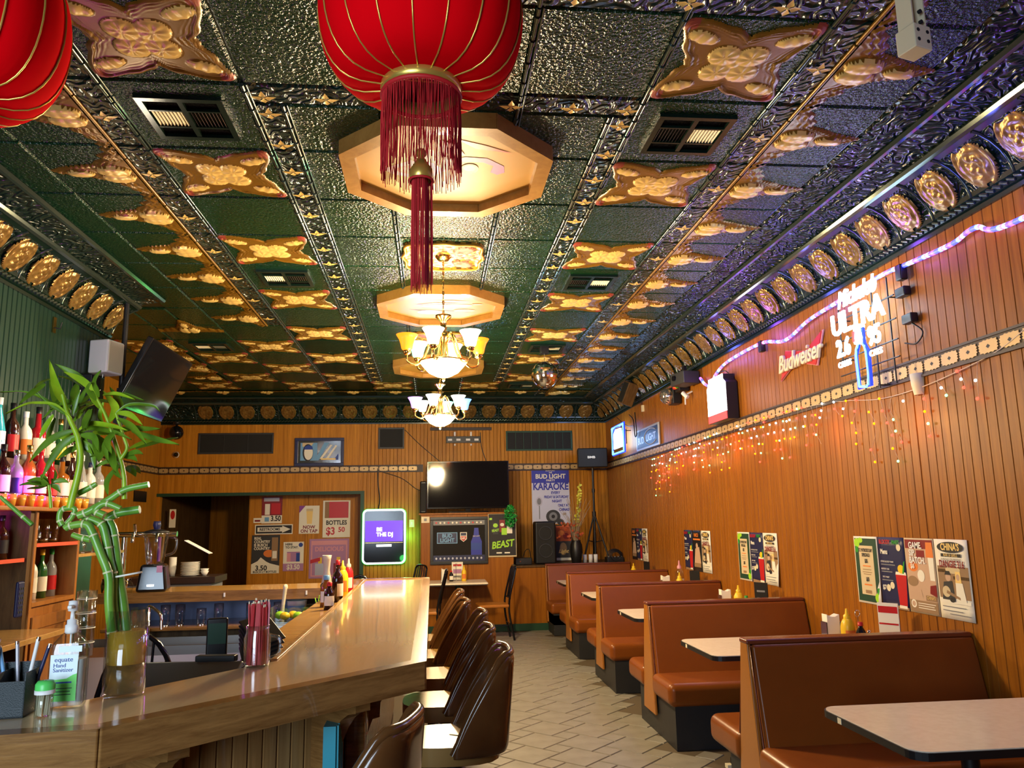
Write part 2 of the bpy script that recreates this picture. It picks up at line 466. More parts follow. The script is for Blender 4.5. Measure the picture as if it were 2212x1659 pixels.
def flower_mesh():
    b = MB()
    for k in range(4):
        a = k*PI/2; L = .052 if k % 2 else .06
        T = Matrix.Rotation(a, 4, 'Z')
        b.add([(.004, 0, -.016), (.022, .017, -.02), (L, 0, -.012), (.022, -.017, -.02), (.025, 0, -.012)], [(0,4,1), (1,4,2), (2,4,3), (3,4,0)], 0, True, T)
    b.sph((0, 0, -.014), .008, 6, 4)
    return b.mesh('gold_flower', 'gold_relief')
ORN, HALF, FLW = ornament_mesh(), half_mesh(), flower_mesh()
def orn(x, y): link('gold_ornament', ORN, ceiling, (x, y, ZC-.013))
def half(x, y, rz, s=1): link('gold_band', HALF, ceiling, (x, y, ZC-.013), (0, 0, rz), scale=(s, 1, 1) if s != 1 else None)
def flw(x, y): link('gold_flower', FLW, ceiling, (x, y, ZC-.012))

cols = [(-2.47, -2.145), (-2.145, -1.67), (-1.51, -.87), (1.018, 1.65), (1.815, 2.275), (2.275, 2.56)]
for k in range(-7, 14):
    y0, y1 = seam(k), seam(k+1)
    far = k >= 7
    for (x0, x1) in cols:
        if far and x1 < -1: continue
        m = 'tin_scroll' if x0 > 2.2 and k < 12 else 'tin'
        ctile(x0, x1, y0, y1, m)
    if far:
        for x0, x1 in ((-4.2, -3.44), (-3.44, -2.795), (-2.795, -2.15), (-2.15, -1.51), (-1.51, -.87)): ctile(x0, x1, y0, y1)
    else:
        if k == 6:
            for x0, x1 in ((-4.2, -3.44), (-3.44, -2.795), (-2.795, -2.47)): ctile(x0, x1, y0+.05, y1)
        ctile(-1.67, -1.51, y0, y1, 'tin_scroll', 'scroll_strip'); flw(-1.59, (y0+y1)/2)
        half(-1.68, (y0+y1)/2, 0)
    ctile(1.65, 1.815, y0, y1, 'tin_scroll', 'scroll_strip'); flw(1.733, (y0+y1)/2)
    half(1.825, (y0+y1)/2, PI)
    if k < 0:
        for x0, x1 in ((-.87, -.25), (-.25, .42), (.42, 1.018)): ctile(x0, x1, y0, y1)
    else:
        ya = y0+(.17 if k == 0 else 0)
        for x0, x1 in ((-.717, -.25), (-.25, .42), (.42, .888)): ctile(x0, x1, ya, y1)
        if k < 12:
            for x0, x1, xf in ((-.87, -.717, -.79), (.888, 1.018, .955)):
                ctile(x0, x1, ya, y1, 'tin_scroll', 'scroll_strip')
                for t in (.25, .75): flw(xf, y0+ST*t+.08)
        else:
            ctile(-.87, -.717, y0, y1); ctile(.888, 1.018, y0, y1)
    if k % 2 == 1 or k == -1:
        if k < 12: orn(1.333, (y0+y1)/2); orn(-1.19, (y0+y1)/2)
ctile(-.87, 1.018, seam(0), seam(0)+.17, 'tin_scroll', 'scroll_strip')
for x in (-.79, -.5, -.22, .08, .38, .68, .955): flw(x, seam(0)+.09)
ctile(-.87, 1.65, seam(-1)-.16, seam(-1)-.0, 'tin_scroll', 'scroll_strip', .02)
for x in (-.5, .08, .55, 1.0, 1.4): flw(x, seam(-1)-.08)
for k in (8, 10, 12): orn(-1.83, seam(k)+ST/2)
for k in (9, 11): orn(-2.47, seam(k)+ST/2)
for k in (8, 10, 12): orn(-3.12, seam(k)+ST/2)
for x in (-.58, .7): orn(x, seam(12)+ST/2)
half(-2.47, seam(7)+.25, PI/2)
for i in range(-2, 5): half(.085+.646*i-.0, 11.9, -PI/2, .6)
for i in range(4): half(-1.85-.646*i, 11.9, -PI/2, .6)
for y in range(4): half(-2.85, seam(8+y)+.3, 0)
# bead mouldings along the strips
for x, y0, y1 in ((-.87, seam(0), seam(12)), (-.717, seam(0)+.17, seam(12)), (.888, seam(0)+.17, seam(12)), (1.018, -1, seam(12)), (-1.51, -1, seam(13)),
                  (-.25, seam(1), 12.3), (.42, seam(-3), 12.3), (1.65, -1, 12.3), (-1.67, -1, seam(7)), (1.815, -1, 12.3)):
    b = MB(); gold = x in (-1.67, 1.815)
    k = int((y1-y0)/ST)+1
    for q in range(k):
        ya, yb = y0+q*ST+.006, min(y1, y0+(q+1)*ST-.006)
        if yb <= ya: continue
        b.tube([(x, ya, ZC-.014), (x, yb, ZC-.014)], .011, 6)
        if not gold:
            b.tube([(x+.02, ya, ZC-.012), (x+.02, yb, ZC-.012)], .006, 5)
            for t in range(4):
                y = ya+.16*t+.05
                if y < yb: b.tube([(x, y, ZC-.016), (x, y+.03, ZC-.016)], .015, 6)
    b.build('bead_moulding', 'gold_plate' if gold else 'tin_bead', ceiling)

# cornices: profile (projection, height) swept along the wall
PROF = [(0, 3.2), (.022, 3.2), (.026, 3.222), (.012, 3.228), (.03, 3.236), (.04, 3.25), (.03, 3.268), (.016, 3.272), (.028, 3.285), (.034, 3.31), (.055, 3.36), (.09, 3.41), (.14, 3.455), (.2, 3.488),
        (.235, 3.498), (.245, 3.492), (.265, 3.5), (.275, 3.518), (.265, 3.532), (.29, 3.54), (.36, 3.553), (.43, 3.566), (.44, 3.56), (.46, 3.562), (.475, 3.578), (.47, 3.59), (.5, 3.602)]
def medallion_mesh():
    b = MB()
    def H(x, y):
        r = math.hypot(x/.118, y/.15)
        if r > 1: return 0
        rim = .012*smooth(1, .94, r)-.006*smooth(.9, .8, r)
        if r < .8:
            t = math.atan2(y, x)
            rim += .012*smooth(.8, .7, r)*(.5+.5*math.cos(6*t+8*r))*(.5+.5*math.cos(22*r))+.004*math.sin(70*x)*math.sin(70*y)
        return rim+.006*(1-r*r)
    b.grid(26, 26, lambda u, v: ((u-.5)*.24, (v-.5)*.31, .001+H((u-.5)*.24, (v-.5)*.31)),
           keep=lambda u, v: math.hypot((u-.5)*.24/.118, (v-.5)*.31/.15) < 1 and not (abs(u-.5) < .06 and v < .12))
    return b.mesh('gold_medallion', 'medal_gold')
MED = medallion_mesh()
def cornice(name, p0, p1, inward, first, n, step=.323):
    p0, p1, nr = Vector(p0), Vector(p1), Vector(inward); d = (p1-p0); Ln = d.length; d.normalize()
    b = MB(); K = len(PROF)
    for e, q in ((0, p0), (1, p1)):
        b.v += [(q.x+nr.x*pr, q.y+nr.y*pr, z) for pr, z in PROF]
    flip = d.cross(nr).z > 0
    for i in range(K-1):
        f = [i, i+1, K+i+1, K+i]
        b.f.append(f[::-1] if flip else f); pr = PROF[i][0]
        b.m.append(1 if (i in (9, 10, 11, 12, 18, 19, 20)) else (2 if i in (15, 16, 17, 22, 23) else 0)); b.s.append(False)
    c = structure(name, b, ['tin_smooth', 'tin_scroll', 'tin_bead'])
    # rope moulding
    r = MB(); m = int(Ln/.05)
    for i in range(m):
        q = p0+d*(i*.05); r.tube([(q.x+nr.x*.035, q.y+nr.y*.035, 3.243), (q.x+d.x*.045+nr.x*.042, q.y+d.y*.045+nr.y*.042, 3.262)], .011, 5)
    r.build('rope_moulding', 'tin_bead', c)
    ny = (nr*.62+Vector((0, 0, .78))).normalized(); nz = (nr*.78+Vector((0, 0, -.62))).normalized(); nx = ny.cross(nz)
    R = Matrix((nx, ny, nz)).transposed().to_euler()
    for i in range(n):
        q = p0+d*(first+i*step)
        link('medallion', MED, c, (q.x+nr.x*.108, q.y+nr.y*.108, 3.4), R)
    for i in range(n+1):  # ribs between the medallions
        q = p0+d*(first+(i-.5)*step)
        rb = MB().tube([(q.x+nr.x*(pr-.002), q.y+nr.y*(pr-.002), z-.002) for pr, z in PROF[8:15]], .011, 5)
        rb.build('rib', 'tin_bead', c)
    return c
cornice('trim_1', (XR, YF, 0), (XR, YB, 0), (-1, 0, 0), 4.772-13*.323, 43)
cornice('trim_2', (XA, YB, 0), (XR, YB, 0), (0, -1, 0), .71, 21, .3275)
cornice('trim_3', (XL, YF, 0), (XL, 7.0, 0), (1, 0, 0), 6.46-17*.32, 23, .32)

# walls
def grooved(name, parent, origin, rot, w_, h_, sp, m, gm=None, z=.005, gw=.005):
    b = MB(); n = max(1, round(w_/sp)); s_ = w_/n
    for i in range(n):
        x0, x1 = i*s_, (i+1)*s_
        b.add([(x0, 0, 0), (x0+gw*.5, 0, 0), (x0+gw, 0, z), (x1-gw*.5, 0, z), (x1, 0, 0), (x0, h_, 0), (x0+gw*.5, h_, 0), (x0+gw, h_, z), (x1-gw*.5, h_, z), (x1, h_, 0)],
              [(0,1,6,5)], 1)
        b.add([(x0+gw*.5, 0, 0), (x0+gw, 0, z), (x1-gw*.5, 0, z), (x1, 0, 0), (x0+gw*.5, h_, 0), (x0+gw, h_, z), (x1-gw*.5, h_, z), (x1, h_, 0)],
              [(0,1,5,4), (1,2,6,5), (2,3,7,6)], 0)
    return b.build(name, [m, gm or 'grout_wood'], parent, origin, rot)
wr = structure('wall_right', MB().box((XR, YF, 0), (XR+.1, YB+.1, ZC)), 'panel_wood')
y = YB
while y > 1.4:
    grooved('wall_panel', wr, (XR, y-.004, .0), ON_RIGHT, 1.212, 3.2, .075, 'panel_wood_sheet'); y -= 1.22
wb = MB()
OX0, OX1, OZ = -4.3, -1.13, 2.1
wb.box((XA-.1, YB, OZ), (XR, YB+.1, ZC)); wb.box((OX1, YB, 0), (XR, YB+.1, OZ)); wb.box((XA-.1, YB, 0), (OX0, YB+.1, OZ))
wall_back = structure('wall_back', wb, 'back_wood')
for x0, x1, sp in ((-1.128, -.2, .06), (-.2, 1.02, .06), (1.02, 2.24, .06), (2.24, 2.95, .06)):
    z0 = 0
    grooved('wall_panel', wall_back, (x0+.002, YB, z0), ON_BACK, x1-x0-.004, 3.2, sp, 'back_wood_sheet', z=.006, gw=.005)
for x0, x1 in ((-4.34, -2.75), (-2.75, -1.13)): grooved('wall_panel', wall_back, (x0+.002, YB, OZ), ON_BACK, x1-x0-.004, 1.1, 1.6, 'back_wood_sheet', z=.006)
structure('trim_4', MB().box((OX0-.05, YB-.025, OZ-.045), (OX1+.03, YB+.1, OZ+.005)).box((OX1-.03, YB-.025, 0), (OX1+.03, YB+.1, OZ-.045)), 'dark_green')
structure('wall_alcove', MB().box((XA-.1, 6.9, 0), (XA, YB+3, ZC)), 'back_wood')
wl = structure('wall_left', MB().box((XL-.12, YF, 0), (XL, 7.0, ZC)), 'green_paint')
y = 2.0
while y < 6.9:
    w_ = min(1.22, 6.98-y); grooved('wall_panel', wl, (XL, y, 1.75), ON_LEFT, w_-.004, 1.45, .06, 'green_paint', 'green_paint', z=.008, gw=.01); y += 1.22
structure('wall_left_end', MB().box((XA, 6.88, 0), (XL-.12, 7.0, ZC)), 'green_paint')
structure('wall_front', MB().box((XL, YF-.1, 0), (XR, YF, .9)).box((XL, YF-.1, 2.7), (XR, YF, ZC)).box((XL, YF-.1, .9), (-2.6, YF, 2.7)).box((-.8, YF-.1, .9), (XR, YF, 2.7)), 'panel_wood')
# hallway behind the opening
hall = structure('wall_hall', MB().box((-3.03, 13.5, 0), (-1.0, 13.6, 2.6)).box((-3.03, 13.6, 0), (-2.95, 16, 2.6)).box((OX1, YB+.1, 0), (OX1+.1, 13.5, 2.6)).box((XA, 15.9, 0), (-3.0, 16, 2.6)), 'back_wood')
structure('wall_hall_side', MB().box((XA-.05, YB+.1, 0), (OX0, 16, 2.6)), 'dark_wood')
structure('ceiling_hall', MB().box((XA, YB+.1, 2.35), (OX1+.1, 16, 2.45)), 'dark_wood')
grooved('wall_panel', hall, (-3.02, 13.5, 0), ON_BACK, 1.9, 2.35, .95, 'back_wood_sheet')

# decorated chair rail: two dark battens with pierced gilt plates
def rail_plate():
    b = MB(); w_, h_ = .076, .038; o = []
    for i in range(32):
        a = 2*PI*i/32; r = 1+.07*math.cos(16*a)
        cx, cy = math.cos(a), math.sin(a); r *= (abs(cx)**5+abs(cy)**5)**(-.2)
        x, y_ = cx*r*w_*.93, cy*r*h_*.93
        o.append((x, y_))
    b.extr(o, .004, .012)
    b.add([(-.016, 0, .0126), (0, -.012, .0126), (.016, 0, .0126), (0, .012, .0126)], [(0,1,2,3)], 1)
    return b.mesh('gilt_plate', ['cream_gilt', 'ink'])
mat('cream_gilt', (.5, .33, .14), .4, metal=.2)
PLATE = rail_plate()
def rail(name, origin, rot, length, z0=2.41, z1=2.515):
    b = MB().box((0, z0-.008, 0), (length, z0+.006, .016)).box((0, z1-.006, 0), (length, z1+.008, .016)).box((0, z0, 0), (length, z1, .006))
    o = structure(name, b, 'dark_red_brown', loc=origin, rot=rot)
    for i in range(int(length/.158)): link('gilt_plate', PLATE, o, (.08+i*.158, (z0+z1)/2, 0))
mat('dark_red_brown', (.035, .015, .01), .5)
rail('trim_5', (XR-.008, YB, 0), ON_RIGHT, 11.2)
rail('trim_6', (XA, YB-.008, 0), ON_BACK, 4.2); rail('trim_7', (1.2, YB-.008, 0), ON_BACK, 1.74)
rail('trim_8', (XA+.004, 8.5, 0), ON_LEFT, 4.48)

# panelled partition and the low ledge in front of the back wall
b = MB().box((-.17, 11.75, .1), (1.2, YB-.01, 1.69))
part_ = structure('wall_partition', b, 'panel_wood')
MB().box((-.2, 11.72, 1.69), (1.22, YB-.01, 1.715)).build('shelf_top', 'panel_wood', part_, bevel=.004)
for i in range(2): grooved('wall_panel', part_, (-.165+i*.685, 11.75, .1), ON_BACK, .68, 1.59, .68, 'panel_wood_sheet', z=.005)
led = structure('wall_ledge', MB().box((1.2, 11.75, .1), (XR-.01, YB-.01, .9)), 'panel_wood')
MB().box((1.19, 11.72, .9), (XR-.01, YB-.01, .925)).build('ledge_top', 'dark_wood', led, bevel=.004)
grooved('wall_panel', led, (1.203, 11.75, .1), ON_BACK, 1.5, .8, .5, 'panel_wood_sheet', z=.005)
structure('baseboard_back', MB().box((-.2, 11.73, 0), (1.75, 11.76, .1)), 'dark_green')

# ceiling vents
def vent(x, y, label):
    t = thing('ceiling_vent', label, 'vent', (x, y, ZC-.012), 0, 'louvred vents set in the tin ceiling')
    w_, h_ = .2, .2
    MB().box((-w_, -h_, -.02), (-w_+.03, h_, 0)).box((w_-.03, -h_, -.02), (w_, h_, 0)).box((-w_+.03, -h_, -.02), (w_-.03, -h_+.03, 0)).box((-w_+.03, h_-.03, -.02), (w_-.03, h_, 0)).box((-.012, -h_+.03, -.018), (.012, h_-.03, 0)).box((-w_+.03, -.085, -.016), (w_-.03, -.073, 0)).box((-w_+.03, .073, -.016), (w_-.03, .085, 0)).build('frame', 'tin_smooth', t)
    MB().box((-w_+.02, -h_+.02, -.002), (w_-.02, h_-.02, 0)).build('duct_back', 'black_matte', t)
    for s in (-1, 1):
        sl = MB().add([(-.004, -.072, .0), (.004, -.072, -.011), (.004, .072, -.011), (-.004, .072, 0)], [(0,1,2,3)]).mesh('slat', 'cream') if s == 1 else MB().add([(.004, -.072, .0), (-.004, -.072, -.011), (-.004, .072, -.011), (.004, .072, 0)], [(3,2,1,0)]).mesh('slat', 'cream')
        for i in range(9): link('slat', sl, t, (s*(.022+i*.0168), 0, -.003))
for x, k, lb in ((1.333, 0, 'vent above the lantern side, nearest of the row by the booths'), (1.333, 4, 'vent in the booth-side row, second from the lantern'), (1.333, 8, 'vent just above the mirror ball'),
                 (-1.19, 0, 'vent over the bar nearest the round red lantern'), (-1.19, 4, 'vent over the bar, second along from the red lantern'), (-2.47, 8, 'dim vent on the ceiling behind the tilted television'), (1.333, 12, 'dark vent at the far end near the back cornice')):
    vent(x, seam(k)+ST/2, 'square louvred '+lb)
# ================================================================= booths and tables
BX = 1.66; BW = XR-.012-BX
def prism_x(b, yz, x0, x1, mi=0):
    n = len(yz); vs = [(x0, y, z) for y, z in yz]+[(x1, y, z) for y, z in yz]
    return b.add(vs, [list(range(n)), list(range(n, 2*n))[::-1]]+[(i, n+i, n+(i+1) % n, (i+1) % n) for i in range(n)], mi)
def bench(label, y, halves=(-1, 1)):
    t = thing('restaurant_booth', label, 'booth', (BX, y, 0), 0, 'vinyl booths along the panelled wall')
    two = len(halves) == 2
    r = .17 if two else 0
    prism_x(MB(), [(-.15, .14), (r, .14), (.045 if two else 0, .93), (-.045, .93)], 0, .022).build('end_panel', 'vinyl_side', t, bevel=.006)
    prism_x(MB(), [(-.055, .925), (.055 if two else 0, .925), (.05 if two else 0, .95), (-.05, .95)], -.003, BW).build('top_cap', 'vinyl_dark', t, bevel=.008)
    base = MB().box((.03, -.56, 0), (BW, .37 if two else -.02, .27 if not two else .14)); base.box((.03, -.56, .14), (BW, -.1, .29))
    if two: base.box((.03, .12, .14), (BW, .37, .29))
    base.build('base', 'kick', t)
    for s in halves:
        bk = [(s*.035, .925), (s*.065, .925), (s*.185, .42), (s*.1, .42)]
        prism_x(MB(), bk if s > 0 else bk[::-1], .022, BW).build('backrest', 'vinyl', t, bevel=.024, seg=4)
        y0, y1 = sorted((s*.12, s*.59))
        MB().box((-.015, y0, .285), (BW, y1, .445)).build('seat', 'vinyl', t, bevel=.05, seg=5)
        MB().tube([(.012, s*.155, .43), (.012, s*.055, .915), (BW-.01, s*.055, .915)], .006, 6).build('piping', 'vinyl_dark', t)
    return t
bench('double booth bench nearest the camera, its back facing us dark and purplish', 4.21)
bench('double booth bench behind the second white table from the camera', 6.17)
bench('third double booth bench along the wall, between second and third posters', 8.0)
bench('fourth double booth bench along the wall, second from the back ledge', 9.82)
bench('single booth bench set against the low ledge at the back', 11.712, (-1,))

def table(label, y, w_=.72):
    t = thing('booth_table', label, 'table', (1.72, y, 0), 0, 'white laminate booth tables')
    L = XR-.02-1.72; r = .07; h = w_/2; o = []
    for cx, cy, a0 in ((r, h-r, PI/2), (r, -h+r, PI)):
        o += [(cx+r*math.cos(a0+PI/2*i/5), cy+r*math.sin(a0+PI/2*i/5)) for i in range(6)]
    o += [(L, -h), (L, h)]
    MB().extr(o, .72, .748).build('edge_band', 'black', t)
    k = .985
    MB().extr([(x*k+.006 if x < L-.01 else x, y_*k) for x, y_ in o], .7482, .752).build('tabletop', 'table_lam', t)
    b = MB().cyl((.45, 0, .06), (.45, 0, .72), .035); b.box((.43, -.24, .02), (.47, .24, .06)).box((.2, -.02, .02), (.7, .02, .06)); b.box((.25, -.15, .7), (.65, .15, .72))
    b.build('pedestal', 'black', t)
    for x, y_ in ((.45, -.25), (.45, .25), (.19, 0), (.71, 0)): MB().cbox((x, y_, .012), (.05, .05, .024)).build('foot', 'cream', t)
    MB().box((-.002, h-.2, .722), (.002, h-.17, .745)).build('edge_clip', 'cream', t)
for lb, y in (('white laminate booth table nearest the camera, cut off by the frame', 3.17), ('white laminate booth table just behind the nearest booth back', 5.2), ('white laminate table tip showing beside the third booth', 7.09),
              ('white laminate table corner beside the fourth booth', 8.91), ('white laminate table by the last booth at the ledge', 10.76)): table(lb, y)

# things on the booth tables
def napkins(loc, label, s=1, rot=0):
    t = thing('napkin_dispenser', label, 'napkin holder', loc, rot, 'napkin dispensers on the tables')
    MB().box((-.045, -.035, 0), (.045, .035, .012)).box((-.045, -.035, .012), (-.038, .035, .13)).box((.038, -.035, .012), (.045, .035, .13)).build('holder', 'chrome', t, bevel=.002, seg=1)
    b = MB(); o = [(-.037, .012), (.037, .012), (.037, .17), (.025, .165), (.012, .158), (-.012, .158), (-.025, .165), (-.037, .172)]
    T = Matrix.Rotation(PI/2, 4, 'X'); b.extr(o, -.03, .03, T=T); b.build('napkin_stack', 'paper', t)
    t.scale = (s, s, s)
def squeeze(loc, label, m='yellow', h=.17, r=.03, lab='orange', name='mustard_bottle', cat='bottle', cap=None, group='squeeze bottles on the tables'):
    t = thing(name, label, cat, loc, 0, group)
    MB().lathe([(.001, 0), (r*.95, 0), (r, .01), (r, h*.5), (r*.9, h*.62), (r*.6, h*.72), (r*.42, h*.76), (.001, h*.76)], 14).build('bottle', m, t)
    MB().lathe([(r*.5, h*.75), (r*.5, h*.82), (r*.25, h*.86), (r*.14, h), (.001, h)], 10).build('nozzle_cap', cap or m, t)
    MB().lathe([(r*1.01, h*.15), (r*1.01, h*.45)], 14, a0=-2.4, a1=-.6).build('label', lab, t)
    return t
def menu_card(loc, label, rot, m1='black', w_=.13, h=.25, art=None):
    t = thing('menu_holder', label, 'menu', loc, rot, 'menu cards on the tables')
    MB().box((-w_/2, -.004, 0), (w_/2, .004, h)).build('card', m1, t, bevel=.001, seg=1)
    MB().box((-w_/2-.01, -.025, 0), (w_/2+.01, .025, .012)).build('stand', 'black', t)
    f = thing_child = bpy.data.objects.new('print', None)
    bpy.data.objects.remove(f)
    return t
def sauce_caddy(loc, label, rot=0):
    t = thing('condiment_caddy', label, 'caddy', loc, rot, 'wire condiment caddies on the tables')
    b = MB()
    for z in (.01, .055): b.tube([(-.07, -.045, z), (.07, -.045, z), (.07, .045, z), (-.07, .045, z)], .0025, 5, closed=True)
    for x in (-.07, 0, .07):
        for y in (-.045, .045): b.cyl((x, y, .01), (x, y, .055), .002, n=5)
    b.cyl((0, .045, .05), (0, .045, .2), .003, n=5); b.tube([(.02*math.cos(a*PI/4), .045, .22+.02*math.sin(a*PI/4)) for a in range(8)], .003, 5, closed=True)
    b.build('wire_rack', 'chrome', t)
    return t
def small_sauce(loc, label, body, cap, h=.12, name='sauce_bottle'):
    t = thing(name, label, 'bottle', loc, 0, 'sauce bottles')
    r = h*.2
    MB().lathe([(.001, 0), (r, 0), (r, h*.55), (r*.9, h*.65), (r*.42, h*.8), (r*.4, h*.88), (.001, h*.88)], 12).build('bottle', body, t)
    MB().lathe([(r*.5, h*.86), (r*.5, h), (.001, h)], 10).build('cap', cap, t)
    MB().lathe([(r*1.02, h*.15), (r*1.02, h*.5)], 12, a0=-2.5, a1=-.4).build('label', 'paper', t)
    return t
zt = .752
for y, nm in ((5.12, 'second'), (7.02, 'third'), (8.85, 'fourth')):
    napkins((2.62, y-.02, zt), 'white napkins in a chrome dispenser on the %s booth table' % nm, rot=0, s=1.15)
squeeze((2.68, 5.0, zt), 'yellow mustard squeeze bottle on the second booth table', h=.24, r=.045)
squeeze((2.7, 6.88, zt), 'yellow mustard squeeze bottle with green-labelled neighbour, third booth table', h=.24, r=.045)
squeeze((2.72, 8.62, zt), 'yellow mustard squeeze bottle on the fourth booth table', h=.24, r=.045)
squeeze((2.7, 10.55, zt), 'yellow mustard squeeze bottle on the last booth table', h=.24, r=.045)
squeeze((2.78, 8.8, zt), 'tall pale pointed squeeze bottle on the fourth booth table', 'glass_thin', .36, .05, 'paper', 'squeeze_bottle', cap='pink')
sauce_caddy((2.71, 4.86, zt), 'chrome wire caddy with soy sauce on the second booth table', .2)
small_sauce((2.69, 4.86, zt+.012), 'red-capped soy sauce bottle in the wire caddy', 'black_gloss', 'red', .16)
small_sauce((2.74, 4.85, zt+.012), 'small clear shaker with red label in the wire caddy', 'glass_thin', 'chrome', .11, 'salt_shaker')
small_sauce((2.72, 6.76, zt), 'green-labelled sauce bottle on the third booth table', 'dark_green', 'green', .16)
t = menu_card((2.8, 4.72, zt), 'white drinks menu with red bands standing on the second booth table', -1.0, 'paper', .13, .3)
flat([('r', -.06, .24, .06, .28, 'red'), ('r', -.06, .17, .06, .18, 'red'), ('r', -.06, .1, .06, .108, 'red'), ('r', -.05, .03, .05, .06, 'grey')], 'artwork', t, .005).rotation_euler = (PI/2, 0, 0)
t = menu_card((2.8, 6.62, zt), 'black menu card standing on the third booth table', -1.0, 'black', .13, .28)
flat([('r', -.04, .2, .04, .215, 'grey'), ('r', -.04, .14, .04, .155, 'grey'), ('r', -.04, .08, .04, .095, 'grey')], 'artwork', t, .005).rotation_euler = (PI/2, 0, 0)
menu_card((2.82, 8.4, zt), 'black menu card standing on the fourth booth table', -1.0, 'black', .13, .27)
menu_card((2.82, 10.32, zt), 'black menu card standing on the last booth table', -1.0, 'black', .1, .27)

# ================================================================= the bar
ZB = 1.12
OUT = [Vector(p) for p in ((-.02, 6.86), (-.02, 2.84), (-.794, 2.074), (-2.7, 1.9))]
INN = [Vector(p) for p in ((-.55, 6.86), (-.55, 2.97), (-.985, 2.41), (-2.7, 2.41))]
def offs(L, d):
    out = []
    for i, p in enumerate(L):
        n = Vector((0, 0)); k = 0
        for a, c in ((i-1, i), (i, i+1)):
            if a < 0 or c >= len(L): continue
            e = (L[c]-L[a]).normalized(); nn = Vector((e.y, -e.x))   # right of travel: inside
            n += nn; k += 1
        n = n/k; n = n/(n.length_squared); out.append(p+n*d)
    return out
bar = thing('bar_counter', 'long glossy laminate bar counter with thick oak edge, bending towards the camera', 'bar', (0, 0, 0))
I1 = offs(OUT, .055)
for i in range(3):
    q = [OUT[i], OUT[i+1], I1[i+1], I1[i]]
    MB().extr([(p.x, p.y) for p in q], ZB-.09, ZB+.003).build('edge_board', 'bar_edge_oak', bar, bevel=.008)
for i in range(3):
    q = [I1[i], I1[i+1], INN[i+1], INN[i]]
    MB().extr([(p.x, p.y) for p in q], ZB-.04, ZB).build('bar_top', 'bar_top', bar)
MB().box((-.02, 6.85, ZB-.09), (-.72, 6.91, ZB+.008)).build('edge_board', 'bar_edge_oak', bar, bevel=.006)
# raised oak strip and lower service ledge on the bartender side
b = MB().box((-.575, 2.98, ZB-.05), (-.55, 6.86, ZB+.006)); b.build('inner_trim', 'ledge_oak', bar, bevel=.004)
MB().box((-.76, 3.42, ZB-.07), (-.575, 6.86, ZB-.035)).build('service_ledge', 'ledge_oak', bar, bevel=.003)
MB().box((-.62, 3.3, .3), (-.575, 3.42, ZB-.035)).build('ledge_bracket', 'ledge_oak', bar)
F1 = offs(OUT, .3); F2 = offs(OUT, .36)
for i in range(3):
    q = [F1[i], F1[i+1], F2[i+1], F2[i]]
    MB().extr([(p.x, p.y) for p in q], 0, ZB-.05).build('front_wall', 'dark_wood', bar)
    e = F1[i+1]-F1[i]; a = math.atan2(e.y, e.x)
    grooved('front_panel', bar, (F1[i+1].x, F1[i+1].y, .1), (PI/2, 0, a+PI), e.length, ZB-.18, .055, 'bar_oak_sheet', 'paper_tan', z=.008, gw=.006)
def corbel(p, nrm):
    o = [(0, ZB-.09), (.24, ZB-.09), (.24, ZB-.13)]+[(.24-.2*math.sin(t*PI/16), ZB-.13-.42*(1-math.cos(t*PI/16))) for t in range(1, 9)]+[(0, ZB-.56)]
    T = Matrix.Translation((p.x, p.y, 0)) @ Matrix.Rotation(math.atan2(nrm[1], nrm[0]), 4, 'Z') @ Matrix.Rotation(PI/2, 4, 'X')
    MB().extr(o, -.03, .03, T=T).build('corbel', 'bar_edge_oak', bar, bevel=.005)
corbel(F1[1].lerp(F1[2], .12), (.7, -.71)); corbel(F1[1].lerp(F1[2], .85), (.7, -.71))
for y in (3.3, 4.5, 5.7): corbel(Vector((-.32, y)), (1, 0))
MB().box((-.31, 2.99, .1), (-.24, 3.16, .98)).build('corner_post', 'bar_edge_oak', bar, bevel=.01)
b = MB().box((-.40, 2.70, .1), (-.36, 2.86, .95))
for i in range(5): b.box((-.36, 2.71+i*.03, .1), (-.352, 2.725+i*.03, .95))
b.build('ribbed_panel', 'teal', bar, loc=(.05, .02, 0))
for i in range(2): MB().cyl((0, 0, 0), (0, 0, -.05), .012, n=8).build('purse_hook', 'chrome', bar, loc=(-.1, 3.1+i*1.3, ZB-.09))

# far side of the bar, running to the left
fc = thing('far_counter', 'oak topped back leg of the bar behind the stainless sink', 'counter', (0, 0, 0))
MB().box((-2.45, 6.2, ZB-.075), (-.7, 6.72, ZB-.005)).build('countertop', 'ledge_oak', fc, bevel=.006)
MB().box((-2.45, 6.19, ZB-.08), (-.7, 6.205, ZB-.005)).build('front_edge', 'bar_edge_oak', fc)
MB().box((-2.4, 6.66, 0), (-.7, 6.7, ZB-.08)).build('back_panel', 'slate_panel', fc) if mat('slate_panel', (.2, .24, .42), .5) else None
MB().box((-2.4, 6.15, .84), (-.7, 6.66, .865)).build('shelf', 'bar_edge_oak', fc, bevel=.004)
MB().box((-2.4, 6.3, 0), (-.7, 6.34, .84)).build('lower_panel', 'dark_wood', fc)
for x in (-1.55, -.95): MB().box((x, 6.186, ZB-.05), (x+.012, 6.19, ZB-.02)).build('edge_clip', 'white', fc)
sink = thing('bar_sink', 'stainless steel bar sink under the far oak counter', 'sink', (-1.7, 5.95, 0))
b = MB().box((-.75, -.25, .74), (.55, -.22, .8)).box((-.75, .18, .74), (.55, .21, .8)).box((-.75, -.22, .74), (-.72, .18, .8)).box((.52, -.22, .74), (.55, .18, .8)).box((-.72, -.22, .6), (.52, .18, .62))
b.build('basin', 'steel', sink); MB().box((-.75, -.25, .2), (.55, -.24, .74)).build('front_apron', 'white', sink)
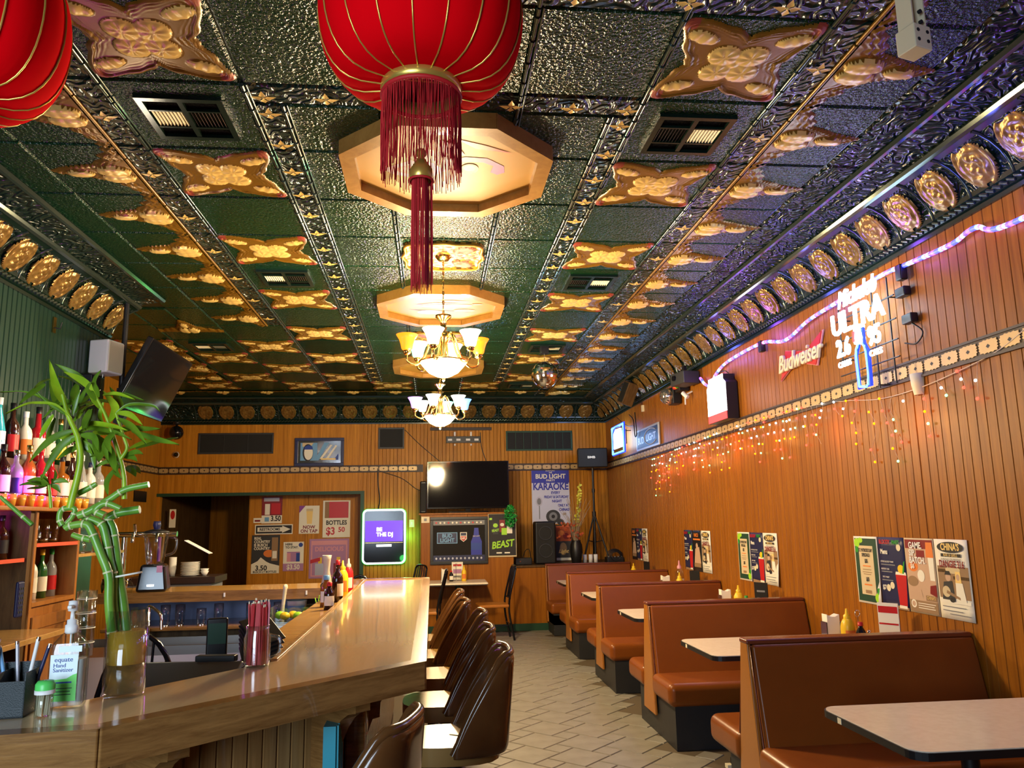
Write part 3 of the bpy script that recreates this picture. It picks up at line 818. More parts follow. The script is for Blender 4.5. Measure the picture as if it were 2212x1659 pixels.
MB().tube(curve_pts([(-.35, .16, .8), (-.35, .16, .98), (-.32, .08, 1.03), (-.22, .0, .98), (-.2, -.02, .88)]), .011, 8).build('faucet', 'chrome', sink)
# glass mugs on the shelf
def mug(x, y, label, h=.13, r=.037):
    t = thing('beer_glass', label, 'glass', (x, y, .866), 0, 'upturned glasses on the shelf under the far counter')
    MB().lathe([(r*.85, 0), (r, h*.5), (r*.95, h), (r*.3, h), (.001, h*.98)], 12).build('glass_body', 'glass_mug', t)
    MB().lathe([(r*.87, 0), (r*.87, .006), (r*.78, .006)], 12).build('rim', 'chrome', t)
for i, x in enumerate((-2.3, -2.2, -1.98, -1.88, -1.72, -1.6, -1.36, -1.26, -1.16)):
    mug(x, 6.25+.02*(i % 2), '%s upturned beer glass from the wall on the shelf under the far counter' % NUM[i], .15-.03*(i % 3 == 1))

# ================================================================= bar stools
def make_stool(label, loc, rot, name='bar_stool'):
    t = thing(name, label, 'stool', loc, rot, 'brown bucket-back stools along the bar')
    b = MB(); N, K = 30, 8
    def fn(u, v):
        th = (u-.5)*2*1.62; a = abs(th)
        c, s_ = math.cos(th), math.sin(th); k = (abs(c)**4+abs(s_)**4)**(-1/4)
        hh = .36*min(1, max(0, k*c*.2/.165))**.8+.012
        z = .69+hh*v; q = (z-.69)/.37
        return (.2*k*c+.035*q*max(0, c)**.5, .2*k*s_*(1-.14*q), z)
    b.grid(N, K, fn); b.build('bucket_back', 'stool_vinyl', t, solid=.035, sub=1)
    top = [fn(i/N, 1) for i in range(N+1)]
    MB().tube(top, .015, 8).build('rolled_edge', 'stool_vinyl', t)
    o = []
    for i in range(24):
        a = 2*PI*i/24; q = (abs(math.cos(a))**3+abs(math.sin(a))**3)**(-1/3); o.append((.2*q*math.cos(a)-.015, .185*q*math.sin(a)))
    MB().extr(o, .66, .73).build('seat', 'stool_seat', t, bevel=.02, seg=3)
    MB().lathe([(.001, .65), (.15, .65), (.15, .66), (.001, .66)], 14).build('swivel_plate', 'black', t)
    MB().cyl((0, 0, .03), (0, 0, .65), .035).build('column', 'black', t)
    MB().lathe([(.001, .04), (.06, .045), (.2, .012), (.21, 0), (.001, 0)], 20).build('base', 'black', t)
    MB().tube([(.17*math.cos(2*PI*i/20), .17*math.sin(2*PI*i/20), .28) for i in range(20)], .011, 6, closed=True).build('foot_ring', 'chrome', t)
    return t
st = make_stool('brown bucket stool tallest in the row, showing a torn yellow seat', (.09, 3.42, 0), 0)
MB().box((-.02, -.008, .7305), (.055, .004, .732)).build('torn_patch', 'ink', st, rot=(0, 0, -.6))
for y, x, lb in ((4.1, .07, 'second brown bucket stool from the bar corner'), (4.78, .08, 'third brown bucket stool from the bar corner'), (5.46, .01, 'fourth brown bucket stool from the bar corner, orange in the light'), (6.2, .0, 'farthest brown bucket stool at the end of the bar')):
    s = dup(st, (x, y, 0), random.uniform(-.08, .08), lb)
    for ch in list(s.children):
        if ch.name.startswith('torn'): bpy.data.objects.remove(ch)
s = dup(st, (-.28, 2.36, 0), -.25, 'nearest brown bucket stool, low at the angled end of the bar')
for ch in list(s.children):
    if ch.name.startswith('torn'): bpy.data.objects.remove(ch)

# ================================================================= far dining table and chairs
t = thing('dining_table', 'small laminate dining table against the partition below the beer mirror', 'table', (.36, 11.36, 0))
MB().box((-.41, -.32, .725), (.41, .32, .752)).build('tabletop', 'table_lam', t, bevel=.01); MB().box((-.405, -.315, .715), (.405, .315, .727)).build('edge_band', 'black', t)
MB().cyl((0, 0, .04), (0, 0, .72), .04).build('column', 'dark_green', t); MB().box((-.25, -.03, 0), (.25, .03, .04)).box((-.03, -.25, 0), (.03, .25, .04)).build('foot', 'black', t)
def metal_chair(label, loc, rot):
    t = thing('dining_chair', label, 'chair', loc, rot, 'black metal chairs at the back of the room')
    MB().box((-.21, -.2, .43), (.2, .2, .475)).build('seat', 'vinyl_side', t, bevel=.015)
    for s in (-1, 1):
        MB().tube(curve_pts([(.27, s*.17, 0), (.2, s*.18, .45), (.3, s*.17, .93)]), .014, 8).build('rear_leg', 'black_gloss', t)
        MB().cyl((-.19, s*.17, 0), (-.17, s*.17, .43), .012).build('front_leg', 'black_gloss', t)
    b = MB(); pts = [(.3, -.17, .93), (.305, -.1, .97), (.305, .1, .97), (.3, .17, .93)]
    b.tube(curve_pts(pts), .014, 8)
    b.build('back_rail', 'black_gloss', t)
    for i in range(4): MB().cyl((.225, -.1+.066*i, .55), (.302, -.1+.066*i, .96), .007, n=6).build('spindle', 'black_gloss', t)
    MB().tube([(.222, -.17, .55), (.222, .17, .55)], .009, 6).tube([(.21, -.17, .22), (.21, .17, .22)], .008, 6).tube([(-.18, -.17, .2), (.225, -.17, .2)], .007, 6).build('stretcher', 'black_gloss', t)
    return t
c0 = metal_chair('black metal chair with brown seat right of the far dining table', (.82, 11.0, 0), .08)
dup(c0, (-.12, 10.4, 0), -.1, 'black metal chair left of the far dining table, behind the stools')
dup(c0, (-.42, 11.5, 0), .5, 'black chair back showing above the bar end by the partition')
napkins((.17, 11.45, zt), 'white napkins in a chrome dispenser on the far dining table', 1.05)
sauce_caddy((.34, 11.45, zt), 'wire caddy with menu on the far dining table', 0)
squeeze((.45, 11.42, zt), 'yellow mustard squeeze bottle on the far dining table', h=.22, r=.035)
t = menu_card((.36, 11.53, zt), 'small white menu card with red print on the far dining table', 0, 'paper', .16, .26)
flat([('r', -.06, .2, .06, .23, 'red'), ('r', -.06, .1, .06, .16, 'mauve'), ('r', -.06, .05, .06, .07, 'grey')], 'artwork', t, .005).rotation_euler = (PI/2, 0, 0)
small_sauce((.27, 11.4, zt), 'dark sauce bottle beside the far napkin dispenser', 'black_gloss', 'red', .15)
def arch_chair(label, loc, rot):
    t = thing('windsor_chair', label, 'chair', loc, rot, 'black arch-backed chairs')
    arch = [(.2*math.cos(a), .1, .55+.5*math.sin(a)) for a in [PI*i/14 for i in range(15)]]
    arch = [(-.2+0, .06, .46)][::-1]+arch[::-1]+[(.2, .06, .46)]
    MB().tube(arch, .014, 8).build('arch_back', 'black_gloss', t)
    for i in range(5):
        x = -.13+.065*i; MB().cyl((x*.7, .06, .46), (x, .1, .55+.5*math.sqrt(max(0, 1-(x/.2)**2))), .007, n=6).build('spindle', 'black_gloss', t)
    MB().lathe([(.001, .43), (.2, .43), (.21, .45), (.2, .47), (.001, .47)], 20, T=Matrix.Translation((0, -.1, 0))).build('seat', 'black', t)
    for x in (-1, 1):
        for y in (-1, 1): MB().cyl((x*.12, -.1+y*.12, .44), (x*.19, -.1+y*.18, 0), .014, .011, n=8).build('leg', 'black_gloss', t)
arch_chair('black arch-backed spindle chair behind the bar beside the bamboo vase', (-1.47, 4.25, 0), .25)
arch_chair('black arch-backed chair whose top shows above the far bar end', (-.75, 8.4, 0), 0)
# ================================================================= ceiling pieces
def octagon(label, y, art):
    t = thing('octagon_panel', label, 'ceiling panel', (.08, y, ZC-.012), 0, 'octagonal framed panels down the middle of the ceiling')
    R, c = .57, .24
    def oc(k): return [(c*k, R*k), (R*k, c*k), (R*k, -c*k), (c*k, -R*k), (-c*k, -R*k), (-R*k, -c*k), (-R*k, c*k), (-c*k, R*k)]
    o, i = oc(1), oc(.86)
    for k in range(8):
        j = (k+1) % 8
        MB().extr([o[k], o[j], i[j], i[k]], -.085, 0).build('frame_rail', 'frame_oak', t, bevel=.006)
    MB().extr(oc(.9), -.035, -.02).build('panel', 'octagon_print', t)
    a = flat(art, 'artwork', t, .036, .0006); a.rotation_euler = (PI, 0, 0)
def swoop(pts): return [(p[0], -p[1]) for p in pts]
octagon('octagonal oak-framed panel with a red fish behind the lantern fringe', 4.13,
        [('p', swoop([(-.36, .02), (-.3, .08), (-.2, .12), (-.08, .1), (0, .02), (-.08, -.08), (-.2, -.1)]), 'pink'), ('e', -.2, -.02, .08, .05, 'red'),
         ('p', swoop([(.02, -.12), (.1, -.16), (.22, -.15), (.32, -.06), (.33, .02), (.29, .05), (.25, .02), (.26, -.06), (.2, -.1), (.1, -.1)]), 'purple'),
         ('p', swoop([(.05, -.36), (.15, -.26), (.35, -.22), (.2, -.3)]), 'red'), ('e', .13, .02, .05, .06, 'paper'), ('e', .13, .03, .035, .04, 'pink'), ('p', swoop([(.0, -.2), (.1, -.18), (.05, -.3), (-.03, -.34)]), 'pink')])
octagon('octagonal oak-framed panel with a dark blossom drawing behind the first chandelier', 7.0,
        [('p', [(-.3, -.1), (-.15, -.18), (.05, -.16), (.3, -.2), (.1, -.12)], 'ink'), ('e', -.1, -.2, .12, .07, 'mauve'), ('e', -.02, .02, .16, .05, 'purple'), ('e', .15, .05, .14, .04, 'pink'),
         ('p', [(-.25, .06), (-.05, .14), (.2, .12), (0, .09)], 'purple'), ('e', .22, -.12, .1, .05, 'skin_print'), ('p', [(-.1, .2), (.1, .22), (.3, .18), (.1, .19)], 'mauve'), ('e', .33, .1, .05, .02, 'skin_print')])
octagon('octagonal oak-framed panel farthest back, half hidden by the first chandelier bowl', 9.86,
        [('p', [(-.35, .0), (-.15, -.08), (.1, -.06), (.3, -.1), (.1, .0)], 'paper_brown'), ('e', -.1, .1, .12, .06, 'pink')])
def rosette(label, x, y):
    t = thing('ceiling_rosette', label, 'rosette', (x, y, ZC-.012), 0, 'gilt quatrefoil rosettes above the chandeliers')
    def rb(a): return .33*(1-.1*math.cos(4*a)+.055*math.cos(8*a))
    def shell(px, py):
        a = math.atan2(py, px); r = math.hypot(px, py); d = abs(abs(a) % (PI/2)-PI/4)
        return .13 < r < .3 and d < .36*(1-abs(r-.2)/.16)
    b = MB(); N = 60
    def H(px, py):
        r = math.hypot(px, py); a = math.atan2(py, px); d = rb(a)-r
        h = .022*smooth(0, .02, d)-.012*smooth(.02, .04, d)
        if shell(px, py): h += .012+.005*math.cos(a*60)
        elif d > .04: h += .006*abs(math.sin(70*px+1.3*math.sin(40*py))*math.sin(70*py))
        return h
    b.grid(N, N, lambda u, v: ((u-.5)*.8, (v-.5)*.8, -max(0, H((u-.5)*.8, (v-.5)*.8))), keep=lambda u, v: math.hypot((u-.5)*.8, (v-.5)*.8) < rb(math.atan2(v-.5, u-.5)),
           mfn=lambda u, v: 1 if shell((u-.5)*.8, (v-.5)*.8) else (2 if math.sin(70*(u-.5)*.8+1.3*math.sin(40*(v-.5)*.8))*math.sin(70*(v-.5)*.8) > -.1 else 0))
    b.f = [f[::-1] for f in b.f]
    b.build('gilt_plate', ['dark_wood', 'rosette_red', 'rosette_gold'], t)
    MB().tube([(rb(a)*math.cos(a)*.97, rb(a)*math.sin(a)*.97, -.02) for a in [2*PI*i/48 for i in range(48)]], .012, 6, closed=True).build('rim', 'rosette_gold', t)
rosette('gilt rosette with red shells above the first chandelier', .083, 5.68)
rosette('gilt rosette with red shells hidden behind the first chandelier shades', .085, 8.4)

def chandelier(label, x, y, drop, colours, rot0, P):
    t = thing('chandelier', label, 'chandelier', (x, y, ZC), rot0, 'brass chandeliers with coloured glass shades')
    MB().lathe([(.001, -.06), (.04, -.055), (.06, -.03), (.065, -.02)], 16).build('ceiling_canopy', 'brass', t)
    b = MB(); n = int(drop/.035)
    for i in range(n):
        z = -.06-i*drop/n; T = Matrix.Translation((0, 0, z)) @ Matrix.Rotation(i*PI/2, 4, 'Z')
        b.tube([(.008*math.cos(a), 0, -.02+.02*math.sin(a)) for a in [2*PI*k/8 for k in range(8)]], .0025, 4, closed=True, T=T)
    b.cyl((0, 0, -.06), (0, 0, -.06-drop), .004, n=5)
    b.build('chain', 'brass', t)
    z0 = -.06-drop
    MB().lathe([(.001, z0), (.06, z0-.005), (.06, z0-.02), (.025, z0-.05), (.02, z0-.09), (.03, z0-.1), (.018, z0-.12), (.035, z0-.15), (.05, z0-.18), (.03, z0-.22), (.018, z0-.3), (.03, z0-.36), (.02, z0-.4)], 16).build('stem', 'brass', t)
    zb = z0-.36
    MB().lathe([(.002, zb-.115), (.05, zb-.11), (.11, zb-.08), (.155, zb-.03), (.178, zb), (.17, zb), (.1, zb-.02)], 24).build('bowl_shade', 'glow_warm', t)
    MB().tube([(.18*math.cos(2*PI*i/24), .18*math.sin(2*PI*i/24), zb) for i in range(24)], .007, 6, closed=True).build('bowl_rim', 'brass', t)
    MB().lathe([(.001, zb-.15), (.012, zb-.14), (.016, zb-.125), (.006, zb-.11)], 10).build('finial', 'brass', t)
    for i, (cm, cc, pw) in enumerate(colours):
        a = 2*PI*i/6; c, s = math.cos(a), math.sin(a)
        pts = [(c*r, s*r, z) for r, z in curve_pts2([(.02, z0-.2), (.08, z0-.15), (.13, z0-.3), (.2, zb-.03), (.27, zb-.01), (.275, zb+.05)])]
        arm = MB().tube(pts, .008, 6).build('arm', 'brass', t)
        T = Matrix.Translation((c*.275, s*.275, zb+.04))
        MB().lathe([(.015, 0), (.03, .015), (.028, .035), (.02, .04)], 10, T=T).build('socket_cup', 'brass', t)
        MB().lathe([(.025, .03), (.04, .045), (.047, .08), (.058, .115), (.08, .15), (.074, .15), (.052, .115), (.04, .08), (.03, .05)], 16, T=T).build('bell_shade', cm, t)
        point('bulb_light', (c*.275, s*.275, zb+.2), pw, cc, .04, t)
    point('bowl_light', (0, 0, zb-.2), P, (1, .76, .42), .14, t)
    point('top_light', (0, 0, z0-.0), P*.05, (1, .8, .5), .08, t)
def curve_pts2(p): return [(v.x, v.y) for v in curve_pts([(a, b_, 0) for a, b_ in p], 4)]
W_ = ('glow_white', (1, .85, .6), BULB*.4); R_ = ('glow_red', (1, .25, .05), BULB); G_ = ('glow_green', (.2, 1, .45), BULB); U_ = ('glow_purple', (.5, .25, 1), BULB); C_ = ('glow_blue', (.15, .4, 1), BULB)
chandelier('brass chandelier nearest the lantern, shades glowing red, green and white', .083, 5.68, .42, [R_, W_, G_, R_, W_, W_], .25, CHAND)
chandelier('brass chandelier farther back, shades glowing purple, green and blue', .085, 8.4, .46, [C_, G_, W_, U_, W_, W_], .25, CHAND)

# red silk lanterns
def lantern(label, loc, R=.315, hh=.235, tassel=True):
    t = thing('silk_lantern', label, 'lantern', loc, .1, 'red silk lanterns hanging from the ceiling')
    N = 18; prof = [(.115+(R-.115)*math.cos(a)**.62 if abs(a) < PI/2-.01 else .115, hh*math.sin(a)) for a in [-PI/2+PI*i/18 for i in range(19)]]
    # gores bulging between ribs
    b = MB()
    def fn(u, v):
        i = v*18; k = min(17, int(i)); f = i-k
        r = lerp(prof[k][0], prof[k+1][0], f); z = lerp(prof[k][1], prof[k+1][1], f)
        g = 1-.018*(1-abs(math.sin(u*N*PI)))
        a = 2*PI*u; return (r*g*math.cos(a), r*g*math.sin(a), z)
    b.grid(N*6, 18, fn); b.build('silk_cover', 'lantern_red', t)
    for i in range(N):
        a = 2*PI*i/N
        MB().tube([(r*.992*math.cos(a), r*.992*math.sin(a), z) for r, z in prof], .0028, 5).build('rib', 'lantern_gold', t)
    for z0, z1, nm in ((-hh-.03, -hh+.012, 'bottom_ring'), (hh-.012, hh+.03, 'top_ring')):
        MB().lathe([(.112, z0), (.12, z0), (.124, (z0+z1)/2), (.12, z1), (.112, z1), (.112, z0)], 32).build(nm, 'lantern_gold', t)
    MB().tube([(.118*math.cos(2*PI*i/32), .118*math.sin(2*PI*i/32), -hh-.034) for i in range(32)], .007, 6, closed=True).build('fringe_band', 'fringe_red', t)
    b = MB(); rnd = random.Random(3)
    for i in range(220):
        a = 2*PI*i/220+rnd.uniform(-.01, .01); L = .26+rnd.uniform(-.035, .01)
        p = [(.118*math.cos(a), .118*math.sin(a), -hh-.035)]
        for q in (.33, .66, 1): p.append((.118*math.cos(a)+rnd.uniform(-.004, .004), .118*math.sin(a)+rnd.uniform(-.004, .004), -hh-.035-L*q))
        b.tube(p, .0013, 3, caps=False)
    tag(b.build('fringe', 'fringe_red', t), kind='stuff')
    b = MB().cyl((0, 0, hh), (0, 0, ZC-loc[2]-.015), .003, n=6); b.cyl((0, 0, -hh-.2), (0, 0, hh), .002, n=5); b.build('hanging_cord', 'fringe_red', t)
    MB().cyl((-.112, 0, -hh+.02), (.112, 0, -hh+.02), .003, n=5).cyl((0, -.112, -hh+.02), (0, .112, -hh+.02), .003, n=5).build('inner_brace', 'lantern_gold', t)
    zt_ = -hh-.2
    MB().lathe([(.002, zt_), (.012, zt_-.005), (.016, zt_-.02), (.01, zt_-.03), (.018, zt_-.045), (.034, zt_-.07), (.036, zt_-.1), (.03, zt_-.105)], 14).build('tassel_cap', 'lantern_gold', t)
    b = MB()
    for i in range(70):
        a = i*2.4; r = .033*math.sqrt(.35+.65*((i*.618) % 1)); L = .33+rnd.uniform(-.02, .02)
        b.tube([(r*math.cos(a), r*math.sin(a), zt_-.1), (r*1.05*math.cos(a+.05), r*1.05*math.sin(a), zt_-.1-L*.5), (r*1.05*math.cos(a), r*1.05*math.sin(a), zt_-.1-L)], .0012, 3, caps=False)
    tag(b.build('tassel', 'fringe_red', t), kind='stuff')
    MB().tube([(.036*math.cos(2*PI*i/16), .036*math.sin(2*PI*i/16), zt_-.105) for i in range(16)], .004, 5, closed=True).build('tassel_band', 'fringe_red', t)
lantern('large round red silk lantern with gold ribs and fringe, hung in the middle', (-.033, 2.2, 3.14))
lantern('red silk lantern cut off by the left edge of the picture', (-1.375, 2.15, 3.03))

# mirror ball
t = thing('mirror_ball', 'silver mirror ball hanging below the ceiling vent', 'disco ball', (1.3, 8.8, 3.247))
MB().lathe([(max(.157*math.sin(PI*j/22), 1e-4), -.157*math.cos(PI*j/22)) for j in range(23)], 40, smooth=False).build('mirror_tiles', 'mirror_ball', t)
MB().cyl((0, 0, .15), (0, 0, .25), .003, n=6).build('wire', 'chrome', t); MB().box((-.05, -.05, .25), (.05, .05, .34)).build('motor', 'black', t, bevel=.008)
# slotted steel channel hanging near the camera
t = thing('steel_channel', 'cream perforated steel channel hanging from the ceiling at top right', 'bracket', (1.66, 2.3, 3.16), .3)
b = MB().box((-.032, -.03, .06), (-.026, .03, .43)).box((.026, -.03, .06), (.032, .03, .43)).box((-.026, .024, .06), (.026, .03, .43)); b.build('channel', 'cream', t)
MB().box((-.04, -.038, 0), (.04, .038, .09)).build('end_bracket', 'cream', t, bevel=.004)
for x, z in ((-.022, .03), (.022, .03), (-.022, .065), (.022, .065), (0, .1), (.0, .14)): MB().cyl((x, -.03, z), (x, -.0395, z), .007, n=8).build('hole', 'black_matte', t)

# ================================================================= right wall: signs
def sign(name, label, cat, loc, rot=ON_RIGHT, group=None): return thing(name, label, cat, loc, rot, group)
t = sign('neon_sign', 'bright white and blue neon beer sign with a glowing bottle outline', 'neon sign', (2.82, 4.78, 2.75))
text('Michelob', .16, 'neon_white', t, (.02, .3, .01), sx=.8, bev=.003, shear=.35, ext=.004, name='script_tube')
text('ULTRA', .21, 'neon_white', t, (0, .14, .01), sx=1, bev=.005, ext=.004, name='letter_tube')
text('2.6', .17, 'neon_white', t, (-.19, -.03, .01), sx=.85, bev=.004, ext=.004, name='number_tube'); text('95', .17, 'neon_white', t, (.19, -.03, .01), sx=.85, bev=.004, ext=.004, name='number_tube')
text('CARBS', .055, 'neon_white', t, (-.19, -.14, .01), sx=1, bev=.001, ext=.004, name='word_tube'); text('CALS', .055, 'neon_white', t, (.19, -.14, .01), sx=1.1, bev=.001, ext=.004, name='word_tube')
bp = [(-.06, -.32), (.06, -.32), (.065, -.1), (.03, -.04), (.028, .06), (-.028, .06), (-.03, -.04), (-.065, -.1)]
MB().tube(curve_pts([(x*.92, y, 0) for x, y in bp+[bp[0]]], 3), .008, 6).build('bottle_tube', 'neon_cyan', t)
MB().tube([(x*1.15, y*1.02-.005, -.01) for x, y in bp], .013, 6, closed=True).build('bottle_glow_tube', 'neon_blue', t)
MB().lathe([(.001, 0), (.035, 0), (.04, .03), (.032, .1), (.04, .105), (.04, .125), (.001, .13)], 12, T=Matrix.Translation((0, -.04, 0)) @ Matrix.Rotation(-PI/2, 4, 'X')).build('bottle_neck', 'neon_white', t)
MB().box((-.008, -.03, .03), (.008, .04, .045)).build('ribbon', 'lightbox_red', t)
b = MB()
for y in (.19, .04, -.09, -.2): b.cyl((-.34, y, -.04), (.36, y, -.04), .005, n=5)
for x in (-.3, .12, .3): b.cyl((x, -.36 if x > 0 else -.1, -.04), (x, .32, -.04), .005, n=5)
for x, y in ((-.3, .19), (.3, .19), (.12, -.34), (-.3, -.09)): b.cyl((x, y, -.04), (x, y, -.12), .005, n=5)
b.build('support_frame', 'black', t)
for x, y in ((.38, .2), (.42, .02)): MB().cbox((x, y, -.09), (.1, .06, .05)).build('transformer', 'black', t, bevel=.008)
MB().tube(curve_pts([(.42, .0, -.09), (.5, -.08, -.11), (.44, -.14, -.1), (.36, -.12, -.08)]), .005, 5).build('cable', 'black', t)
for y, c in ((.15, NEON), (-.2, NEON*.35)): point('neon_light', (0, y, .4), c, (.55, .75, 1) if y > 0 else (.1, .2, 1), .12, t)

t = sign('bowtie_sign', 'red metal bow tie beer sign with cream script', 'sign', (XR-.012, 5.82, 2.84))
o = [(-.37, -.127), (-.11, -.03), (0, -.05), (.24, -.114), (.365, .124), (.1, .03), (0, .045), (-.25, .1)]
MB().extr([(x*1.04, y*1.06) for x, y in o], 0, .012).build('border', 'pink', t); MB().extr(o, .012, .018).build('bow_tie', 'red', t)
text('Budweiser', .2, 'cream', t, (0, -.01, .03), sx=.85, shear=.3, ext=.008, bev=.004)
t = sign('can_light_sign', 'glowing white can-shaped light box with red base', 'light sign', (2.85, 7.42, 2.52))
o = [(-.26, 0), (.26, 0), (.26, .36), (.2, .4), (.2, .45), (-.2, .45), (-.2, .4), (-.26, .36)]
MB().extr(o, -.08, .03).build('case', 'black', t, bevel=.006); MB().extr([(x*.96, y) for x, y in o if 1][2:]+[(-.25, .08), (.25, .08)], .031, .036).build('lit_face', 'lightbox_white', t)
MB().box((-.25, .005, .031), (.25, .08, .036)).build('lit_base', 'lightbox_red', t)
MB().tube([(-.1, .45, -.02), (.0, .5, -.02), (.14, .49, -.02), (.15, .46, -.05)], .005, 5).build('hook', 'black', t)
point('box_light', (0, .25, .35), NEON*.6, (1, .92, .97), .15, t)
t = sign('beer_mirror_sign', 'dark framed beer mirror with a white crescent beside the small neon', 'sign', (XR-.012, 10.35, 2.52))
MB().box((-.56, 0, 0), (.56, .3, .025)).build('frame', 'silver_print', t, bevel=.006); MB().box((-.52, .03, .025), (.52, .27, .027)).build('face', 'navy', t)
text('BUD', .13, 'silver_print', t, (-.3, .13, .028), sx=1.2); text('LIGHT', .13, 'silver_print', t, (.2, .14, .028), sx=1.3)
MB().tube([(.2+.31*math.cos(a), .15+.105*math.sin(a), .028) for a in [.7+4.9*i/24 for i in range(25)]], .008, 6).build('crescent', 'silver_print', t)
t = sign('neon_sign', 'small blue and white neon sign in the far corner', 'neon sign', (2.8, 11.55, 2.77))
fr = [(-.36, -.2), (.36, -.2), (.36, .2), (-.36, .2)]
MB().tube([(x, y, 0) for x, y in fr], .016, 6, closed=True).build('border_tube', 'neon_cyan', t); MB().tube([(x*1.06, y*1.08, -.01) for x, y in fr], .012, 6, closed=True).build('outer_tube', 'neon_blue', t)
MB().extr([(-.24+.0, -.13), (.26, -.13), (.26, .02), (.2, .15), (-.1, .16), (-.24, .1)], -.01, .012).build('lit_panel', 'neon_white', t)
MB().tube(curve_pts([(-.28, -.15, .01), (-.28, .1, .01), (-.1, .185, .01), (.24, .17, .01)]), .008, 6).build('inner_tube', 'neon_blue', t)
MB().cyl((.3, .1, -.02), (.3, .1, -.13), .006).cyl((-.3, -.1, -.02), (-.3, -.1, -.13), .006).cyl((.36, -.1, -.04), (.36, .12, -.04), .008).build('support', 'black', t)
point('neon_light', (0, 0, .35), NEON*1.5, (.25, .5, 1), .12, t)

# multicolour LED rope under the cornice
def led_mat():
    m = mat('led_rope', (.2, .2, .25), .3); nt = m.node_tree; L = nt.links.new; b = nt.nodes['Principled BSDF']
    tc = nt.nodes.new('ShaderNodeTexCoord'); sp = nt.nodes.new('ShaderNodeSeparateXYZ'); L(tc.outputs['Object'], sp.inputs[0])
    mu = nt.nodes.new('ShaderNodeMath'); mu.operation = 'MULTIPLY'; mu.inputs[1].default_value = 6.5; L(sp.outputs['Y'], mu.inputs[0])
    fr_ = nt.nodes.new('ShaderNodeMath'); fr_.operation = 'FRACT'; L(mu.outputs[0], fr_.inputs[0])
    r = nt.nodes.new('ShaderNodeValToRGB'); r.color_ramp.interpolation = 'CONSTANT'; e = r.color_ramp.elements
    e[0].position = 0; e[0].color = (.02, .03, 1, 1); e[1].position = .3; e[1].color = (1, .05, .25, 1)
    for p, c in ((.45, (.06, .02, 1, 1)), (.62, (.3, .6, 1, 1)), (.75, (1, .06, .4, 1)), (.86, (.1, .45, 1, 1))):
        q = e.new(p); q.color = c
    L(fr_.outputs[0], r.inputs['Fac']); L(r.outputs['Color'], b.inputs['Emission Color']); b.inputs['Emission Strength'].default_value = 4
led_mat()
t = thing('led_rope', 'multicoloured LED rope light sagging along the wall under the cornice', 'rope light', (0, 0, 0))
pts = [(2.9, 1.5, 3.06), (2.9, 3.34, 3.02), (2.9, 3.7, 3.1), (2.9, 3.9, 3.08), (2.9, 4.28, 3.1), (2.9, 4.6, 3.12), (2.9, 5.17, 3.1), (2.9, 5.6, 3.08), (2.9, 6.02, 3.02), (2.9, 6.47, 3.1), (2.9, 7.25, 3.1), (2.9, 7.6, 3.04), (2.9, 7.78, 2.95), (2.9, 7.95, 2.99), (2.9, 8.08, 3.08)]
MB().tube(curve_pts(pts, 8), .014, 6).build('rope', 'led_rope', t)
for y in (4.38, 6.47): MB().cbox((2.9, y, 3.07), (.05, .06, .1)).build('power_adapter', 'black', t, bevel=.008)
for i, y in enumerate((1.6, 2.6, 3.5, 4.5, 5.6, 6.6, 7.6)): point('rope_glow', (2.7, y, 3.2), LED, ((.12, .14, 1), (.25, .07, 1))[i % 2], .05, t)

# coloured icicle lights below the rail
t = thing('icicle_lights', 'string of red, orange and green icicle lights draped below the gilt rail', 'string lights', (0, 0, 0))
rnd = random.Random(5); b = MB(); bulbs = []
main = [(2.93, 10.6, 2.45), (2.93, 10.2, 2.36), (2.93, 9, 2.4), (2.93, 8, 2.43), (2.93, 7, 2.45), (2.93, 6, 2.44), (2.93, 5.3, 2.4), (2.93, 4.8, 2.34), (2.93, 4.4, 2.34), (2.93, 4.05, 2.37), (2.93, 3.7, 2.42), (2.93, 3.45, 2.5)]
mp = curve_pts(main, 10); b.tube(mp, .003, 4)
y = 10.15
def zmain(y):
    return min(mp, key=lambda p: abs(p.y-y)).z
while y > 3.75:
    L = rnd.choice((.08, .15, .22, .3, .38)) if y > 5.6 else rnd.choice((.1, .2, .3, .42))
    if y > 9.3: L = rnd.choice((.2, .3, .4, .48))
    z = zmain(y); p = [(2.925, y, z)]; yy = y
    k = max(2, int(L/.07))
    for i in range(k):
        yy += rnd.uniform(-.05, .05); z -= L/k; p.append((2.928, yy, z))
        if rnd.random() < .82: bulbs.append((2.918, yy, z))
    b.tube(curve_pts(p, 3), .0016, 3, caps=False)
    if rnd.random() < .6: bulbs.append((2.918, y, zmain(y)))
    y -= rnd.uniform(.07, .11) if y > 5.6 else rnd.uniform(.11, .2)
b.build('wire', 'wire_cream', t)
bm = {}
for c in ('red', 'orange', 'green', 'white'): bm[c] = MB().sph((0, 0, 0), .009, 6, 4).mesh('bulb', 'bulb_'+c)
for i, p in enumerate(bulbs[:290]):
    low = p[2] < 2.25
    c = rnd.choice(('red', 'red', 'orange', 'orange', 'green') if low else ('red', 'red', 'green', 'white', 'orange', 'white'))
    link('bulb', bm[c], t, p)
for y, z, c in ((9.8, 2.2, (1, .25, .05)), (9, 2.25, (1, .12, .05)), (8.2, 2.2, (1, .4, .1)), (7.3, 2.25, (1, .2, .05)), (6.4, 2.25, (1, .4, .1)), (5.4, 2.2, (1, .3, .08)), (4.4, 2.15, (1, .4, .1))): point('icicle_glow', (2.8, y, z), ICICLE, c, .06, t)

